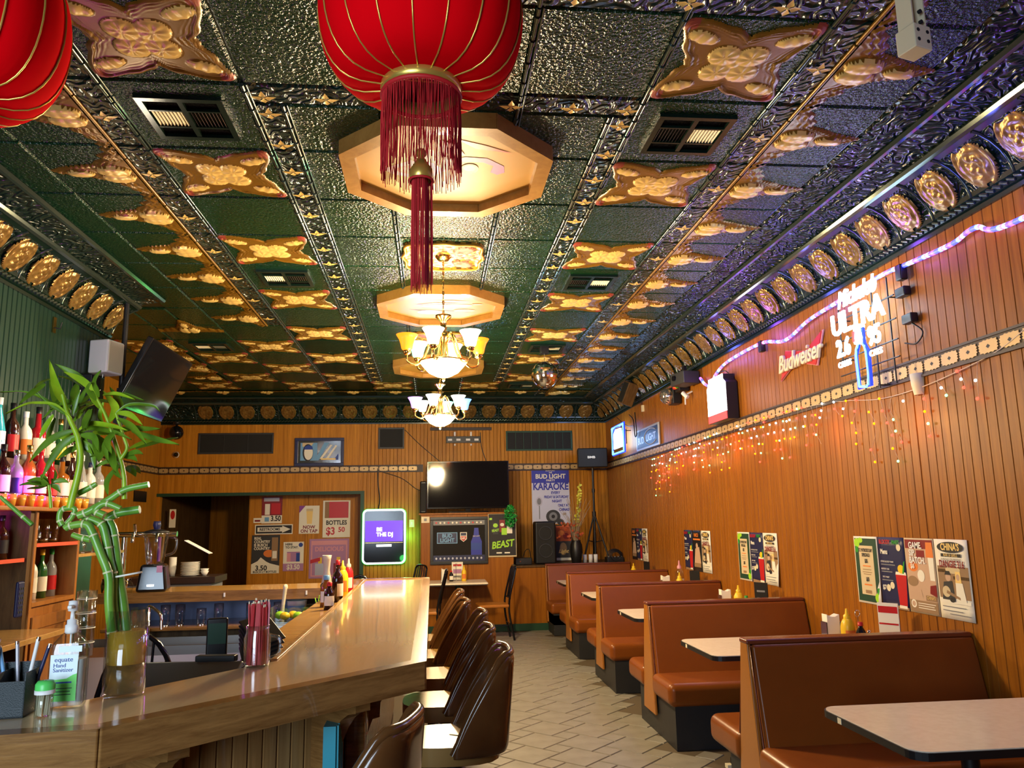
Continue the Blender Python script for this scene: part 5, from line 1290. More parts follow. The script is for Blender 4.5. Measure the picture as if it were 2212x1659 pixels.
for i in range(90):
    z = rnd.uniform(.55, 1.22); x = .02+.08*(z-.4)+rnd.uniform(-.06, .06)*(1.3-z); T = Matrix.Translation((x, rnd.uniform(-.04, .04), z)) @ Euler((rnd.uniform(0, 6), rnd.uniform(0, 6), 0)).to_matrix().to_4x4()
    b.add([(0, 0, 0), (.018, .02, 0), (0, .04, 0), (-.018, .02, 0)], [(0,1,2,3)], 0, True, T)
b.tube(curve_pts([(0, 0, .3), (.03, 0, .8), (.09, 0, 1.22)]), .004, 4); tag(b.build('yellow_blossom', 'yellow_flower', t), kind='stuff')
t = thing('sound_mixer', 'black sound equipment with tangled cables at the corner of the ledge', 'audio mixer', (2.8, 12.1, zl))
MB().box((-.13, -.1, 0), (.13, .12, .08)).build('case', 'black', t, bevel=.01)
b = MB()
for i in range(5): b.tube([((.08+.015*i)*math.cos(a)*.9, -.1+.02*i, .09+(.07+.01*i)*math.sin(a)) for a in [2*PI*k/18 for k in range(18)]], .006, 5, closed=True)
b.build('cable_coil', 'black', t)
for i in range(5): MB().cyl((-.1+.05*i, -.06, .08), (-.1+.05*i, -.06, .095), .01, n=8).build('knob', 'grey', t)
t = thing('receiver_box', 'small black receiver with a blue light at the left end of the ledge', 'receiver', (1.37, 12.05, zl))
MB().box((-.12, -.1, 0), (.13, .1, .1)).build('case', 'black', t, bevel=.01); MB().cyl((-.05, -.1, .05), (-.05, -.106, .05), .012).build('dial', 'chrome', t); MB().tube(curve_pts([(.0, 0, .1), (.05, .05, .2), (.1, .0, .22), (.13, .05, .1), (.15, .3, .05)]), .006, 5).build('cable', 'black', t)
for i, x in enumerate((2.36, 2.45, 2.53)):
    t = thing('white_candle', ('white jar candle on the ledge beside the dried flower vase', 'white jar candle on the ledge, middle of three', 'white jar candle on the ledge nearest the tripod')[i], 'candle', (x, 12.2, zl), 0, 'white jar candles on the ledge')
    MB().lathe([(.001, 0), (.032, 0), (.032, .12), (.028, .12), (.028, .11), (.001, .11)], 12).build('jar', 'white', t); MB().cyl((0, 0, .11), (0, 0, .125), .002, n=5).build('wick', 'ink', t)
t = thing('ball_speaker', 'black round wall fan near the alcove ceiling', 'fan', (-4.03, 12.75, 3.05), .3)
MB().sph((0, 0, 0), .11, 14, 10).build('guard', 'black_gloss', t); MB().cyl((0, 0, .08), (0, .2, .16), .02).build('arm', 'black', t); MB().lathe([(.001, .23), (.06, .22), (.05, .18), (.001, .18)], 12, T=Matrix.Translation((0, .0, -.05))).build('motor', 'black', t)
t = thing('dome_camera', 'small white dome camera on the back wall below the black fan', 'camera', (-4.09, YB-.01, 2.72), ON_BACK)
MB().lathe([(.05, 0), (.05, .02), (.045, .03)], 16).build('mount_ring', 'white', t); MB().sph((0, 0, .03), .032, 12, 8).build('dome', 'black_gloss', t)
t = thing('plate_stack', 'stack of white plates on the shelf in the alcove', 'plates', (-2.62, 9.0, 1.06), 0)
for i in range(9): MB().lathe([(.001, 0), (.07, 0), (.1, .012), (.1, .015), (.07, .005), (.001, .005)], 18, T=Matrix.Translation((0, 0, i*.0165))).build('plate', 'white', t)
t = thing('cup_stack', 'stack of white cups beside the plates in the alcove', 'cups', (-2.82, 9.05, 1.06), 0)
for i in range(6): MB().lathe([(.001, 0), (.028, 0), (.04, .09), (.037, .09), (.026, .01), (.001, .01)], 14, T=Matrix.Translation((0, 0, i*.022))).build('cup', 'white', t)
t = thing('bowl_stack', 'two small white bowls beside the plate stack', 'bowls', (-2.46, 8.98, 1.06), 0)
for i in range(2): MB().lathe([(.001, 0), (.02, 0), (.045, .05), (.042, .05), (.018, .006), (.001, .006)], 14, T=Matrix.Translation((0, 0, i*.025))).build('bowl', 'white', t)
t = thing('service_stand', 'grey topped wooden service stand holding the plates', 'stand', (-2.7, 9.05, 0))
MB().box((-.55, -.25, .99), (.4, .25, 1.059)).build('top', 'dark_red_brown', t, bevel=.004); MB().box((-.5, -.22, .0), (.36, .22, .99)).build('cabinet', 'grey', t)

# ================================================================= left: television, speaker, back bar
t = thing('television', 'tilted television hung high in the alcove corner above the bamboo', 'television', (-2.325, 6.8, 2.80), (PI/2+.434, 0, PI/2))
t.rotation_euler = (Matrix.Rotation(PI/2, 3, 'Z') @ Matrix.Rotation(PI/2, 3, 'X') @ Matrix.Rotation(.434, 3, 'X')).to_euler()
MB().box((-.52, -.3, -.05), (.52, .3, 0)).build('case', 'black_gloss', t, bevel=.008); MB().box((-.5, -.275, .0005), (.5, .28, .002)).build('screen', 'screen', t)
MB().box((-.1, -.1, -.12), (.1, .1, -.05)).box((-.03, -.45, -.16), (.03, .1, -.1)).build('mount', 'black', t)
t = thing('ceiling_pole', 'black pole and arm carrying the tilted television', 'bracket', (-2.62, 6.8, 2.72))
MB().cyl((0, 0, 0), (0, 0, ZC-2.72-.02), .022).build('pole', 'black', t); MB().box((-.02, -.04, -.03), (.14, .04, .03)).build('arm', 'black', t)
t = thing('wall_speaker', 'small white speaker on the green wall beside the tilted television', 'speaker', (-2.71, 6.68, 2.85), -.3)
MB().box((-.09, -.1, 0), (.09, .1, .28)).build('cabinet', 'white', t, bevel=.015); MB().box((.09, -.085, .015), (.096, .085, .265)).build('grille', 'cream', t); MB().cyl((-.02, 0, -.03), (-.02, 0, 0), .015).build('foot', 'chrome', t); MB().box((-.13, -.015, .1), (-.09, .015, .14)).build('bracket', 'chrome', t)
t = thing('wall_hook', 'brass wall hook on the green boards', 'hook', (XL+.01, 6.0, 3.1))
MB().box((0, -.02, -.06), (.012, .02, .06)).build('plate', 'brass', t); MB().tube([(.012, 0, -.02), (.05, 0, -.03), (.06, 0, .02)], .006, 6).build('hook', 'black', t)
t = thing('wall_speaker', 'black speaker low on the green wall behind the bamboo leaves', 'speaker', (XL+.08, 6.5, 2.55))
MB().box((-.06, -.08, 0), (.06, .08, .26)).build('cabinet', 'black', t, bevel=.01); MB().box((.06, -.065, .015), (.064, .065, .245)).build('grille', 'black_matte', t)

XF = -2.35
bb = thing('back_bar', 'oak back bar cabinet with open red-edged shelves and a panelled door', 'cabinet', (0, 0, 0))
MB().box((XL+.01, 3.3, .0), (XL+.03, 6.0, 1.72)).build('back_panel', 'dark_grey', bb)
for y in (4.98, 5.56): MB().box((XL+.03, y, .0), (XF, y+.03, 1.72)).build('stile', 'cabinet_oak', bb, bevel=.003)
MB().box((XL+.03, 4.93, 0), (XF-.01, 4.98, 1.72)).box((XL+.03, 3.3, 0), (XF-.2, 4.93, 1.0)).build('side_panel', 'dark_wood', bb)
MB().box((XL+.03, 5.01, 1.49), (XF-.01, 5.56, 1.505)).build('shelf', 'cabinet_oak', bb); MB().box((XL+.03, 5.01, 1.14), (XF, 5.56, 1.165)).build('shelf', 'cabinet_oak', bb)
MB().box((XF-.01, 5.01, 1.488), (XF, 5.56, 1.51)).build('red_shelf_edge', 'shelf_red', bb) if mat('shelf_red', (.7, .08, .03), .4) else None
MB().box((XL+.03, 3.6, 1.41), (XF-.02, 4.9, 1.425)).build('shelf', 'cabinet_oak', bb); MB().box((XF-.02, 3.6, 1.408), (XF-.01, 4.9, 1.43)).build('red_shelf_edge', 'shelf_red', bb)
MB().box((XL+.03, 5.01, 0), (XF-.02, 5.56, 1.14)).build('lower_box', 'cabinet_oak', bb)
d = MB().box((XF-.02, 5.02, .3), (XF, 5.55, 1.08)).build('door', 'cabinet_oak', bb, bevel=.004)
for a, c in (((XF, 5.02, .3), (XF+.008, 5.09, 1.08)), ((XF, 5.48, .3), (XF+.008, 5.55, 1.08)), ((XF, 5.09, 1.01), (XF+.008, 5.48, 1.08)), ((XF, 5.09, .3), (XF+.008, 5.48, .37))): MB().box(a, c).build('door_rail', 'cabinet_oak', d)
MB().box((XL+.01, 3.3, 1.7), (XF+.03, 6.05, 1.725)).build('top_ledge', 'cabinet_oak', bb, bevel=.004)
MB().box((XL+.01, 3.3, 1.725), (XF-.08, 6.3, 1.765)).build('tier', 'dark_wood', bb); MB().box((XL+.01, 3.3, 1.765), (XF-.24, 6.3, 2.03)).build('tier', 'dark_wood', bb)
MB().box((XL+.03, 3.3, 1.0), (-2.1, 4.9, 1.03)).build('lower_counter', 'ledge_oak', bb, bevel=.004)
MB().box((XL+.03, 5.6, 1.4), (XF-.05, 6.5, 1.42)).build('glass_shelf', 'ledge_oak', bb)
point('bottle_light', (XF-.06, 4.5, 1.86), BOTTLE*.8, (.75, .06, 1), .05, bb); point('bottle_light', (XF-.06, 5.0, 1.86), BOTTLE*.6, (.75, .06, 1), .05, bb); point('bottle_light', (XF+.3, 5.3, 2.55), BOTTLE*2, (1, .85, .6), .1, bb); point('shelf_light', (XF-.15, 4.6, 1.66), BOTTLE*.6, (.8, .1, 1), .05, bb)
mat('b_amber', (.3, .09, .01), .08, coat=.6); mat('b_dark', (.03, .008, .006), .08, coat=.6); mat('b_clear', (.45, .47, .48), .06, alpha=.55, coat=.5); mat('b_teal', (.03, .42, .5), .15, coat=.5); mat('b_red', (.4, .01, .02), .08, coat=.6)
mat('b_green', (.02, .12, .03), .08, coat=.6); mat('b_pink', (.65, .15, .3), .15, coat=.5); mat('b_white', (.75, .72, .65), .25); mat('b_blue', (.02, .05, .35), .12, coat=.5)
def bottle(loc, kind, body, cap, lab, h, label, group, r=None):
    t = thing('liquor_bottle', label, 'bottle', loc, 0, group); r = r or h*.125
    if kind == 0: pr = [(.001, 0), (r, 0), (r, h*.55), (r*.85, h*.64), (r*.36, h*.74), (r*.33, h*.9), (.001, h*.9)]
    elif kind == 1: pr = [(.001, 0), (r, 0), (r*1.05, h*.3), (r, h*.45), (r*.6, h*.68), (r*.34, h*.82), (r*.33, h*.9), (.001, h*.9)]
    else: pr = [(.001, 0), (r*1.2, 0), (r*1.25, h*.5), (r*1.1, h*.58), (r*.45, h*.64), (r*.38, h*.88), (.001, h*.88)]
    MB().lathe(pr, 14).build('glass_body', body, t)
    MB().lathe([(r*.4, h*.88), (r*.42, h), (.001, h)], 10).build('cap', cap, t)
    k = 1.25 if kind == 2 else 1.04
    MB().lathe([(r*k, h*.14), (r*k, h*.44)], 14, a0=-1.5, a1=1.1).build('label', lab, t)
CN = dict(b_amber='amber', b_dark='dark brown', b_clear='clear', b_teal='turquoise', b_red='deep red', b_green='green', b_pink='pink', b_white='white', b_blue='blue', paper='cream', red='red', ink='black', print_gold='gold', orange='orange', navy='navy', yellow='yellow')
back = [('b_amber', 'b_dark', 'paper', 0), ('b_dark', 'b_red', 'paper', 0), ('b_amber', 'paper', 'paper', 0), ('b_teal', 'white', 'white', 1), ('b_dark', 'black', 'red', 0), ('b_white', 'white', 'orange', 0), ('b_red', 'black', 'paper', 2), ('b_clear', 'white', 'paper', 0), ('b_green', 'brass', 'yellow', 0), ('b_dark', 'black', 'paper', 1)]
for i, (bd, cp, lb, k) in enumerate(back):
    y = 4.62+i*.165; MM = dict(white='white')
    bottle((-2.69, y, 2.032), k, bd, cp, lb if lb != 'white' else 'white', .36+.03*math.sin(i*2.3), '%s bottle, %s from the camera on the upper tier of the back bar' % (CN[bd], NUM[i]), 'bottles on the upper tier of the back bar', .045)
front = [('b_dark', 'black', 'ink', 2), ('b_amber', 'red', 'paper', 0), ('b_dark', 'black', 'paper', 0), ('b_clear', 'chrome', 'navy', 0), ('b_amber', 'brass', 'print_gold', 0), ('b_red', 'red', 'paper', 0), ('b_red', 'black', 'red', 0), ('b_amber', 'black', 'paper', 2), ('b_dark', 'brass', 'paper', 0), ('b_clear', 'white', 'paper', 1), ('b_white', 'navy', 'paper', 0), ('b_clear', 'white', 'paper', 0)]
for i, (bd, cp, lb, k) in enumerate(front):
    bottle((-2.5, 4.55+i*.148, 1.767), k, bd, cp, lb, .33+.03*math.sin(i*1.7), '%s bottle, %s from the camera on the lower tier of the back bar' % (CN[bd], NUM[i]), 'bottles on the lower tier of the back bar', .043)
for i in range(12):
    t = thing('shot_glass', '%s amber shot glass from the camera along the back bar ledge' % NUM[i], 'glass', (XF-.02, 4.5+i*.105, 1.726), 0, 'row of amber shot glasses on the back bar ledge')
    MB().lathe([(.001, 0), (.024, 0), (.032, .065), (.029, .065), (.022, .012)], 10).build('glass_body', 'amber_glass', t) if 'amber_glass' in MATS or mat('amber_glass', (.75, .36, .04), .1, coat=.5) else None
    MB().tube([(.031*math.cos(2*PI*k/10), .031*math.sin(2*PI*k/10), .066) for k in range(10)], .0025, 4, closed=True).build('rim', 'chrome', t)
for i, (bd, cp, lb) in enumerate((('b_dark', 'black', 'paper'), ('b_clear', 'black', 'paper'), ('b_dark', 'black', 'ink'))): bottle((XF-.12, 4.62+i*.11, 1.426), 0, bd, cp, lb, .25, ('dark bottle with cream label on the purple-lit shelf', 'clear bottle with cream label on the purple-lit shelf', 'dark square bottle with black label on the purple-lit shelf')[i], 'bottles on the purple-lit shelf', .04)
for i, (bd, cp, lb) in enumerate((('b_clear', 'red', 'red'), ('b_white', 'b_blue', 'paper'), ('b_green', 'yellow', 'paper'), ('b_clear', 'green', 'red'))): bottle((XF-.12, 5.1+i*.125, 1.166), 0, bd, cp, lb, .3, ('red-capped clear bottle in the oak niche', 'blue-capped pale bottle in the oak niche', 'green bottle with yellow cap in the oak niche', 'green-spouted bottle with cherry label in the oak niche')[i], 'bottles in the lower oak niche', .036)
for i in range(4):
    t = thing('tall_glass', '%s clear tumbler from the camera on the red-edged niche shelf' % NUM[i], 'glass', (XF-.12, 5.08+i*.13, 1.506), 0, 'tumblers on the red-edged shelf')
    MB().lathe([(.001, 0), (.03, 0), (.037, .15), (.034, .15), (.027, .01)], 12).build('glass_body', 'glass_thin', t); MB().lathe([(.001, .008), (.026, .008), (.03, .03), (.001, .03)], 12).build('base', 'chrome', t)
for i in range(4):
    t = thing('wine_glass', '%s upturned stemmed glass from the camera on the shelf left of the blender' % NUM[i], 'glass', (XF-.12, 5.72+i*.16, 1.421), 0, 'upturned stemmed glasses on the small shelf')
    MB().lathe([(.035, 0), (.042, .05), (.025, .09), (.005, .1), (.005, .15), (.03, .16), (.001, .162)], 12).build('glass_body', 'glass_thin', t); MB().tube([(.035*math.cos(2*PI*k/12), .035*math.sin(2*PI*k/12), .002) for k in range(12)], .003, 4, closed=True).build('rim', 'chrome', t)
t = thing('remote_control', 'dark blue remote hanging on the side of the back bar', 'remote', (XF+.0, 4.86, 1.1), 0)
MB().box((-.012, -.035, 0), (.01, .035, .2)).build('case', 'navy', t, bevel=.01); b = MB()
for i in range(6):
    for j in range(3): b.cbox((.011, -.02+.02*j, .03+.026*i), (.003, .01, .012))
b.build('buttons', 'dark_grey', t)
t = thing('cup_sleeve', 'tall clear stack of plastic cups beside the back bar door', 'cups', (-2.2, 5.4, .8), 0)
MB().lathe([(.001, 0), (.055, 0), (.06, .4), (.056, .4), (.05, .01)], 16).build('sleeve', 'glass_thin', t)
for i in range(4): MB().tube([(.058*math.cos(2*PI*k/16), .058*math.sin(2*PI*k/16), .08+.09*i) for k in range(16)], .003, 4, closed=True).build('cup_rim', 'white', t)
mat('copper', (.8, .35, .15), .2, metal=1)
for i in range(2):
    t = thing('copper_mug', ('copper mug on the far counter nearest the wall', 'copper mug on the far counter nearest the bamboo')[i], 'mug', (-2.42+i*.02, 6.27+i*.15, ZB-.004), 0, 'copper mugs on the far counter')
    MB().lathe([(.001, 0), (.035, 0), (.042, .05), (.036, .1), (.033, .1), (.036, .05), (.03, .01)], 14).build('mug_body', 'copper', t); MB().tube([(.04, 0, .08), (.07, 0, .07), (.07, 0, .04), (.04, 0, .02)], .005, 6).build('handle', 'brass', t)
BAMBOO_LEAVES = [
 ([(-1.113, 2.506, 1.96), (-1.175, 2.55, 2.029), (-1.228, 2.594, 2.136)], 0.017, 1),
 ([(-1.066, 2.416, 1.921), (-1.103, 2.39, 1.957), (-1.146, 2.365, 1.959), (-1.165, 2.34, 1.95), (-1.2, 2.314, 1.921)], 0.006, 1),
 ([(-1.117, 2.494, 1.942), (-1.173, 2.508, 1.983), (-1.251, 2.521, 2.016), (-1.336, 2.535, 2.02)], 0.006, 0),
 ([(-1.075, 2.477, 1.893), (-1.122, 2.46, 1.873), (-1.152, 2.442, 1.839), (-1.178, 2.425, 1.793)], 0.015, 0),
 ([(-1.07, 2.471, 1.868), (-1.113, 2.477, 1.845), (-1.148, 2.484, 1.829)], 0.016, 0),
 ([(-1.068, 2.468, 1.889), (-1.025, 2.44, 1.907), (-0.949, 2.411, 1.896), (-0.892, 2.383, 1.879)], 0.012, 1),
 ([(-1.053, 2.453, 1.874), (-1.007, 2.436, 1.864), (-0.985, 2.42, 1.82)], 0.016, 0),
 ([(-1.098, 2.482, 1.957), (-1.149, 2.532, 1.998), (-1.206, 2.581, 1.977)], 0.01, 0),
 ([(-1.159, 2.505, 1.944), (-1.181, 2.505, 1.903), (-1.194, 2.505, 1.87)], 0.015, 1),
 ([(-1.017, 2.454, 2.002), (-1.048, 2.424, 2.035), (-1.089, 2.393, 2.056)], 0.016, 1),
 ([(-0.994, 2.414, 1.985), (-0.984, 2.357, 2.021), (-0.945, 2.3, 2.044)], 0.014, 0),
 ([(-0.999, 2.456, 1.997), (-0.951, 2.432, 1.997), (-0.886, 2.407, 1.975)], 0.009, 1),
 ([(-0.969, 2.448, 1.914), (-0.972, 2.486, 1.963), (-1.028, 2.524, 2.022)], 0.016, 1),
 ([(-0.959, 2.463, 1.943), (-0.922, 2.464, 1.968), (-0.856, 2.465, 1.965), (-0.832, 2.466, 1.948)], 0.008, 0),
 ([(-0.947, 2.434, 1.939), (-0.887, 2.376, 1.925), (-0.827, 2.319, 1.886)], 0.013, 1),
 ([(-0.922, 2.443, 1.899), (-0.854, 2.398, 1.885), (-0.791, 2.353, 1.88)], 0.013, 0),
 ([(-0.912, 2.461, 1.833), (-0.887, 2.511, 1.857), (-0.862, 2.561, 1.877)], 0.011, 1),
 ([(-1.022, 2.477, 1.877), (-0.988, 2.437, 1.832), (-0.971, 2.397, 1.786)], 0.024, 0),
 ([(-1.037, 2.499, 1.885), (-1.001, 2.527, 1.893), (-0.967, 2.555, 1.899)], 0.017, 1),
 ([(-1.075, 2.483, 1.93), (-1.074, 2.523, 1.968), (-1.067, 2.563, 1.986)], 0.009, 1),
 ([(-1.096, 2.486, 1.98), (-1.105, 2.513, 2.02), (-1.111, 2.54, 2.053)], 0.016, 0),
 ([(-1.13, 2.445, 1.728), (-1.181, 2.493, 1.744), (-1.237, 2.541, 1.745)], 0.012, 0),
 ([(-1.158, 2.506, 1.728), (-1.165, 2.464, 1.719), (-1.177, 2.422, 1.715)], 0.011, 0),
 ([(-1.148, 2.485, 1.733), (-1.174, 2.504, 1.753), (-1.191, 2.523, 1.759)], 0.012, 0),
 ([(-1.12, 2.456, 1.734), (-1.097, 2.454, 1.739), (-1.076, 2.453, 1.733)], 0.011, 0),
 ([(-1.126, 2.459, 1.729), (-1.136, 2.501, 1.752), (-1.159, 2.542, 1.779)], 0.01, 0),
 ([(-1.073, 2.46, 1.965), (-1.114, 2.492, 1.981), (-1.179, 2.523, 1.963)], 0.012, 0),
 ([(-1.033, 2.445, 1.995), (-1.032, 2.483, 1.979), (-1.021, 2.52, 1.951)], 0.008, 1),
 ([(-1.013, 2.5, 1.982), (-1.017, 2.491, 1.941), (-1.001, 2.481, 1.915)], 0.01, 1),
 ([(-1.066, 2.467, 1.966), (-1.058, 2.508, 1.983), (-1.051, 2.549, 1.978)], 0.012, 0),
 ([(-1.061, 2.482, 1.886), (-1.045, 2.476, 1.844), (-1.02, 2.469, 1.816)], 0.015, 0),
 ([(-0.948, 2.432, 1.879), (-0.957, 2.408, 1.85), (-0.932, 2.384, 1.808)], 0.013, 0),
 ([(-0.931, 2.48, 1.816), (-0.885, 2.438, 1.82), (-0.849, 2.396, 1.811)], 0.012, 0),
 ([(-0.954, 2.501, 1.804), (-0.984, 2.47, 1.819), (-1.017, 2.44, 1.808)], 0.01, 0),
 ([(-0.955, 2.501, 1.791), (-0.954, 2.475, 1.767), (-0.925, 2.449, 1.741)], 0.014, 0),
 ([(-0.938, 2.506, 1.777), (-0.923, 2.523, 1.77), (-0.917, 2.541, 1.752)], 0.014, 0),
 ([(-1.082, 2.46, 1.938), (-1.075, 2.457, 1.975), (-1.064, 2.454, 2.013)], 0.009, 0),
 ([(-1.103, 2.475, 1.934), (-1.137, 2.478, 1.957), (-1.171, 2.481, 1.979), (-1.212, 2.484, 2.019)], 0.008, 0),
 ([(-1.148, 2.441, 2.044), (-1.15, 2.404, 2.029), (-1.155, 2.367, 2.004)], 0.013, 0),
 ([(-1.135, 2.461, 2.056), (-1.114, 2.504, 2.053), (-1.096, 2.547, 2.035)], 0.007, 0),
 ([(-1.039, 2.472, 1.956), (-1.027, 2.421, 1.916), (-1.011, 2.369, 1.878)], 0.02, 0),
 ([(-1.079, 2.492, 1.859), (-1.12, 2.512, 1.875), (-1.165, 2.532, 1.875)], 0.015, 1),
]
BAMBOO_STEMS = [
 ([(-1.07, 2.46, 1.657), (-1.05, 2.46, 1.789), (-1.06, 2.46, 1.856), (-1.07, 2.46, 1.883), (-1.097, 2.46, 1.938), (-1.117, 2.46, 1.998)], 0.011, 0.006),
 ([(-0.917, 2.46, 1.681), (-0.925, 2.46, 1.761), (-0.961, 2.46, 1.869), (-0.989, 2.46, 1.937), (-1.024, 2.46, 2.0)], 0.008, 0.004),
 ([(-1.123, 2.46, 1.658), (-1.129, 2.46, 1.697), (-1.135, 2.46, 1.729)], 0.005, 0.004),
 ([(-0.935, 2.46, 1.801), (-0.919, 2.46, 1.833), (-0.932, 2.46, 1.871), (-0.958, 2.46, 1.94)], 0.006, 0.004),
]
BAMBOO_STALKS = [
 ([(-0.918, 2.436, 1.273), (-0.928, 2.436, 1.363), (-0.937, 2.436, 1.457), (-0.964, 2.436, 1.523), (-0.998, 2.436, 1.596), (-1.015, 2.436, 1.609), (-1.038, 2.436, 1.608), (-1.06, 2.436, 1.603), (-1.068, 2.436, 1.597)], 0.0135),
 ([(-0.915, 2.46, 1.27), (-0.926, 2.46, 1.358), (-0.935, 2.46, 1.455), (-0.947, 2.46, 1.501), (-0.959, 2.46, 1.557), (-0.974, 2.46, 1.604), (-0.998, 2.46, 1.619), (-1.021, 2.46, 1.628), (-1.033, 2.46, 1.637)], 0.0145),
 ([(-0.892, 2.484, 1.266), (-0.907, 2.484, 1.354), (-0.924, 2.484, 1.438), (-0.941, 2.484, 1.526), (-0.954, 2.484, 1.591), (-0.967, 2.484, 1.618), (-0.962, 2.484, 1.63), (-0.934, 2.484, 1.642), (-0.879, 2.484, 1.65)], 0.016),
 ([(-1.037, 2.442, 1.634), (-1.009, 2.442, 1.645), (-0.977, 2.442, 1.665), (-0.949, 2.442, 1.683), (-0.908, 2.442, 1.709), (-0.843, 2.442, 1.723)], 0.012),
 ([(-1.012, 2.478, 1.563), (-1.041, 2.478, 1.57), (-1.065, 2.478, 1.579)], 0.01),
 ([(-0.956, 2.424, 1.633), (-0.982, 2.424, 1.648), (-0.956, 2.424, 1.668), (-0.912, 2.424, 1.652)], 0.011),
 ([(-1.087, 2.46, 1.606), (-1.097, 2.46, 1.627), (-1.091, 2.46, 1.653), (-1.057, 2.46, 1.655), (-1.061, 2.46, 1.632), (-1.076, 2.46, 1.612)], 0.009),
 ([(-1.076, 2.496, 1.698), (-1.059, 2.496, 1.704), (-1.031, 2.496, 1.719), (-1.014, 2.496, 1.73)], 0.01),
 ([(-1.163, 2.442, 1.61), (-1.205, 2.442, 1.646), (-1.259, 2.442, 1.693)], 0.007),
]
# ================================================================= on and behind the bar
# lucky bamboo
vx, vy = -.885, 2.465
t = thing('bamboo_vase', 'tall glass cylinder of amber water holding the bamboo', 'vase', (vx, vy, ZB+.001))
MB().lathe([(.001, .0), (.052, 0), (.057, .006), (.059, .24), (.055, .24), (.053, .012), (.001, .012)], 28).build('glass_cylinder', 'glass_thin', t)
MB().lathe([(.001, .09), (.0515, .09), (.052, .18), (.001, .18)], 24).build('amber_water', 'amber_water', t); MB().lathe([(.001, .013), (.051, .013), (.0515, .089), (.001, .089)], 24).build('murky_water', 'dark_water', t)
b = MB(); rnd = random.Random(9)
for i in range(26):
    a, r = rnd.uniform(0, 6.3), rnd.uniform(.005, .038); b.sph((r*math.cos(a), r*math.sin(a), .022+rnd.uniform(0, .02)), .009, 6, 4)
tag(b.build('pebbles', 'dark_wood', t), kind='stuff')
bam = thing('lucky_bamboo', 'twisting lucky bamboo with long green leaves rising from the glass vase', 'plant', (vx, vy, ZB+.03))
org = Vector((vx, vy, ZB+.03))
for k, (pts, r) in enumerate(BAMBOO_STALKS):
    p = [Vector(q)-org for q in pts]
    if k < 3: p = [Vector((-.012+.014*k, .008*(k-1), .0))]+p[1:]
    c = curve_pts([tuple(q) for q in p], 6); n = len(c)
    s = MB().tube(c, [r*(1-.25*i/n) for i in range(n)], 10).build('stalk', 'stalk', bam)
    for i in range(4, n-1, 9):
        d = (c[i+1]-c[i-1]).normalized()*.0025; MB().cyl(tuple(c[i]-d), tuple(c[i]+d), r*1.12*(1-.25*i/n), n=10).build('node_ring', 'stalk_ring', s)
for pts, r0, r1 in BAMBOO_STEMS:
    c = curve_pts([tuple(Vector(q)-org) for q in pts], 5); n = len(c)
    MB().tube(c, [lerp(r0, r1, i/n) for i in range(n)], 8).build('shoot', 'leaf', bam)
rj = random.Random(8)
EXTRA = []
for pts, wd, br in BAMBOO_LEAVES:
    if wd > .008:
        d = Vector((rj.uniform(-.05, .05), rj.uniform(.01, .07), rj.uniform(-.06, .03)))
        EXTRA.append(([tuple(Vector(q)+d*(.3+.35*i)) for i, q in enumerate(pts)], wd, 0))
for k, (pts, wd, br) in enumerate(BAMBOO_LEAVES+EXTRA):
    c = curve_pts([tuple(Vector(q)-org) for q in pts], 5); n = len(c)-1; b = MB(); vs = []
    for i, q in enumerate(c):
        tt = i/n; wv = wd*.78*math.sin(PI*min(1, tt*.93+.07))**.75*(1-.25*tt)
        d = (c[min(i+1, n)]-c[max(i-1, 0)]).normalized(); sd = d.cross(Vector((0, -1, .25))).normalized()
        tilt = Vector((0, -.35*wv if k % 2 else .35*wv, 0))
        vs += [q+sd*wv+tilt, q-Vector((0, -.003, .003)), q-sd*wv-tilt]
    fs = []
    for i in range(n): a = 3*i; fs += [(a, a+1, a+4, a+3), (a+1, a+2, a+5, a+4)]
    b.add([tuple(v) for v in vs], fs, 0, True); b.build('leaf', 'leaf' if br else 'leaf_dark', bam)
MB().tube([(-.008+.036*math.cos(2*PI*i/16), .026*math.sin(2*PI*i/16), .31+.006*math.cos(2*PI*i/16)) for i in range(16)], .003, 5, closed=True).build('tie', 'paper', bam)

# hand sanitizer
t = thing('hand_sanitizer', 'clear pump bottle of hand sanitizer with green and white label', 'bottle', (-.99, 2.345, ZB+.001), .12)
def rrect(w_, d, r, n=5): return rr(w_, d, r, n)
b = MB(); lay = [(.043, .026, 0), (.046, .028, .008), (.046, .028, .145), (.042, .026, .165), (.022, .018, .19), (.015, .015, .196)]; vs = []; n0 = len(rrect(.1, .1, .01))
for w_, d, z in lay: vs += [(x, y, z) for x, y in rrect(w_, d, min(w_, d)*.55)]
fs = [(j*n0+i, j*n0+(i+1) % n0, (j+1)*n0+(i+1) % n0, (j+1)*n0+i) for j in range(len(lay)-1) for i in range(n0)]
b.add(vs, fs, 0, True); b.add(vs[:n0], [list(range(n0))[::-1]]); b.build('bottle', 'glass_thin', t)
b = MB(); vs2 = [(x*.9, y*.88, z) for x, y, z in vs[:n0*3]]; b.add([(x, y, .006 if i < n0 else (.01 if i < 2*n0 else .125)) for i, (x, y, z) in enumerate(vs2)], fs[:n0*2], 0, True); b.add([(x, y, .125) for x, y, z in vs2[2*n0:]], [list(range(n0))]); b.build('gel', 'gel', t) if mat('gel', (.6, .68, .66), .15, alpha=.6) else None
MB().lathe([(.014, .192), (.017, .196), (.017, .214), (.013, .216), (.013, .228), (.006, .23), (.005, .25), (.013, .252), (.012, .278), (.001, .28)], 12).build('pump', 'white', t); MB().cbox((.0, -.016, .264), (.012, .034, .01)).build('spout', 'white', t, bevel=.003)
MB().cyl((0, 0, .02), (0, 0, .2), .003, n=6).build('dip_tube', 'white', t)
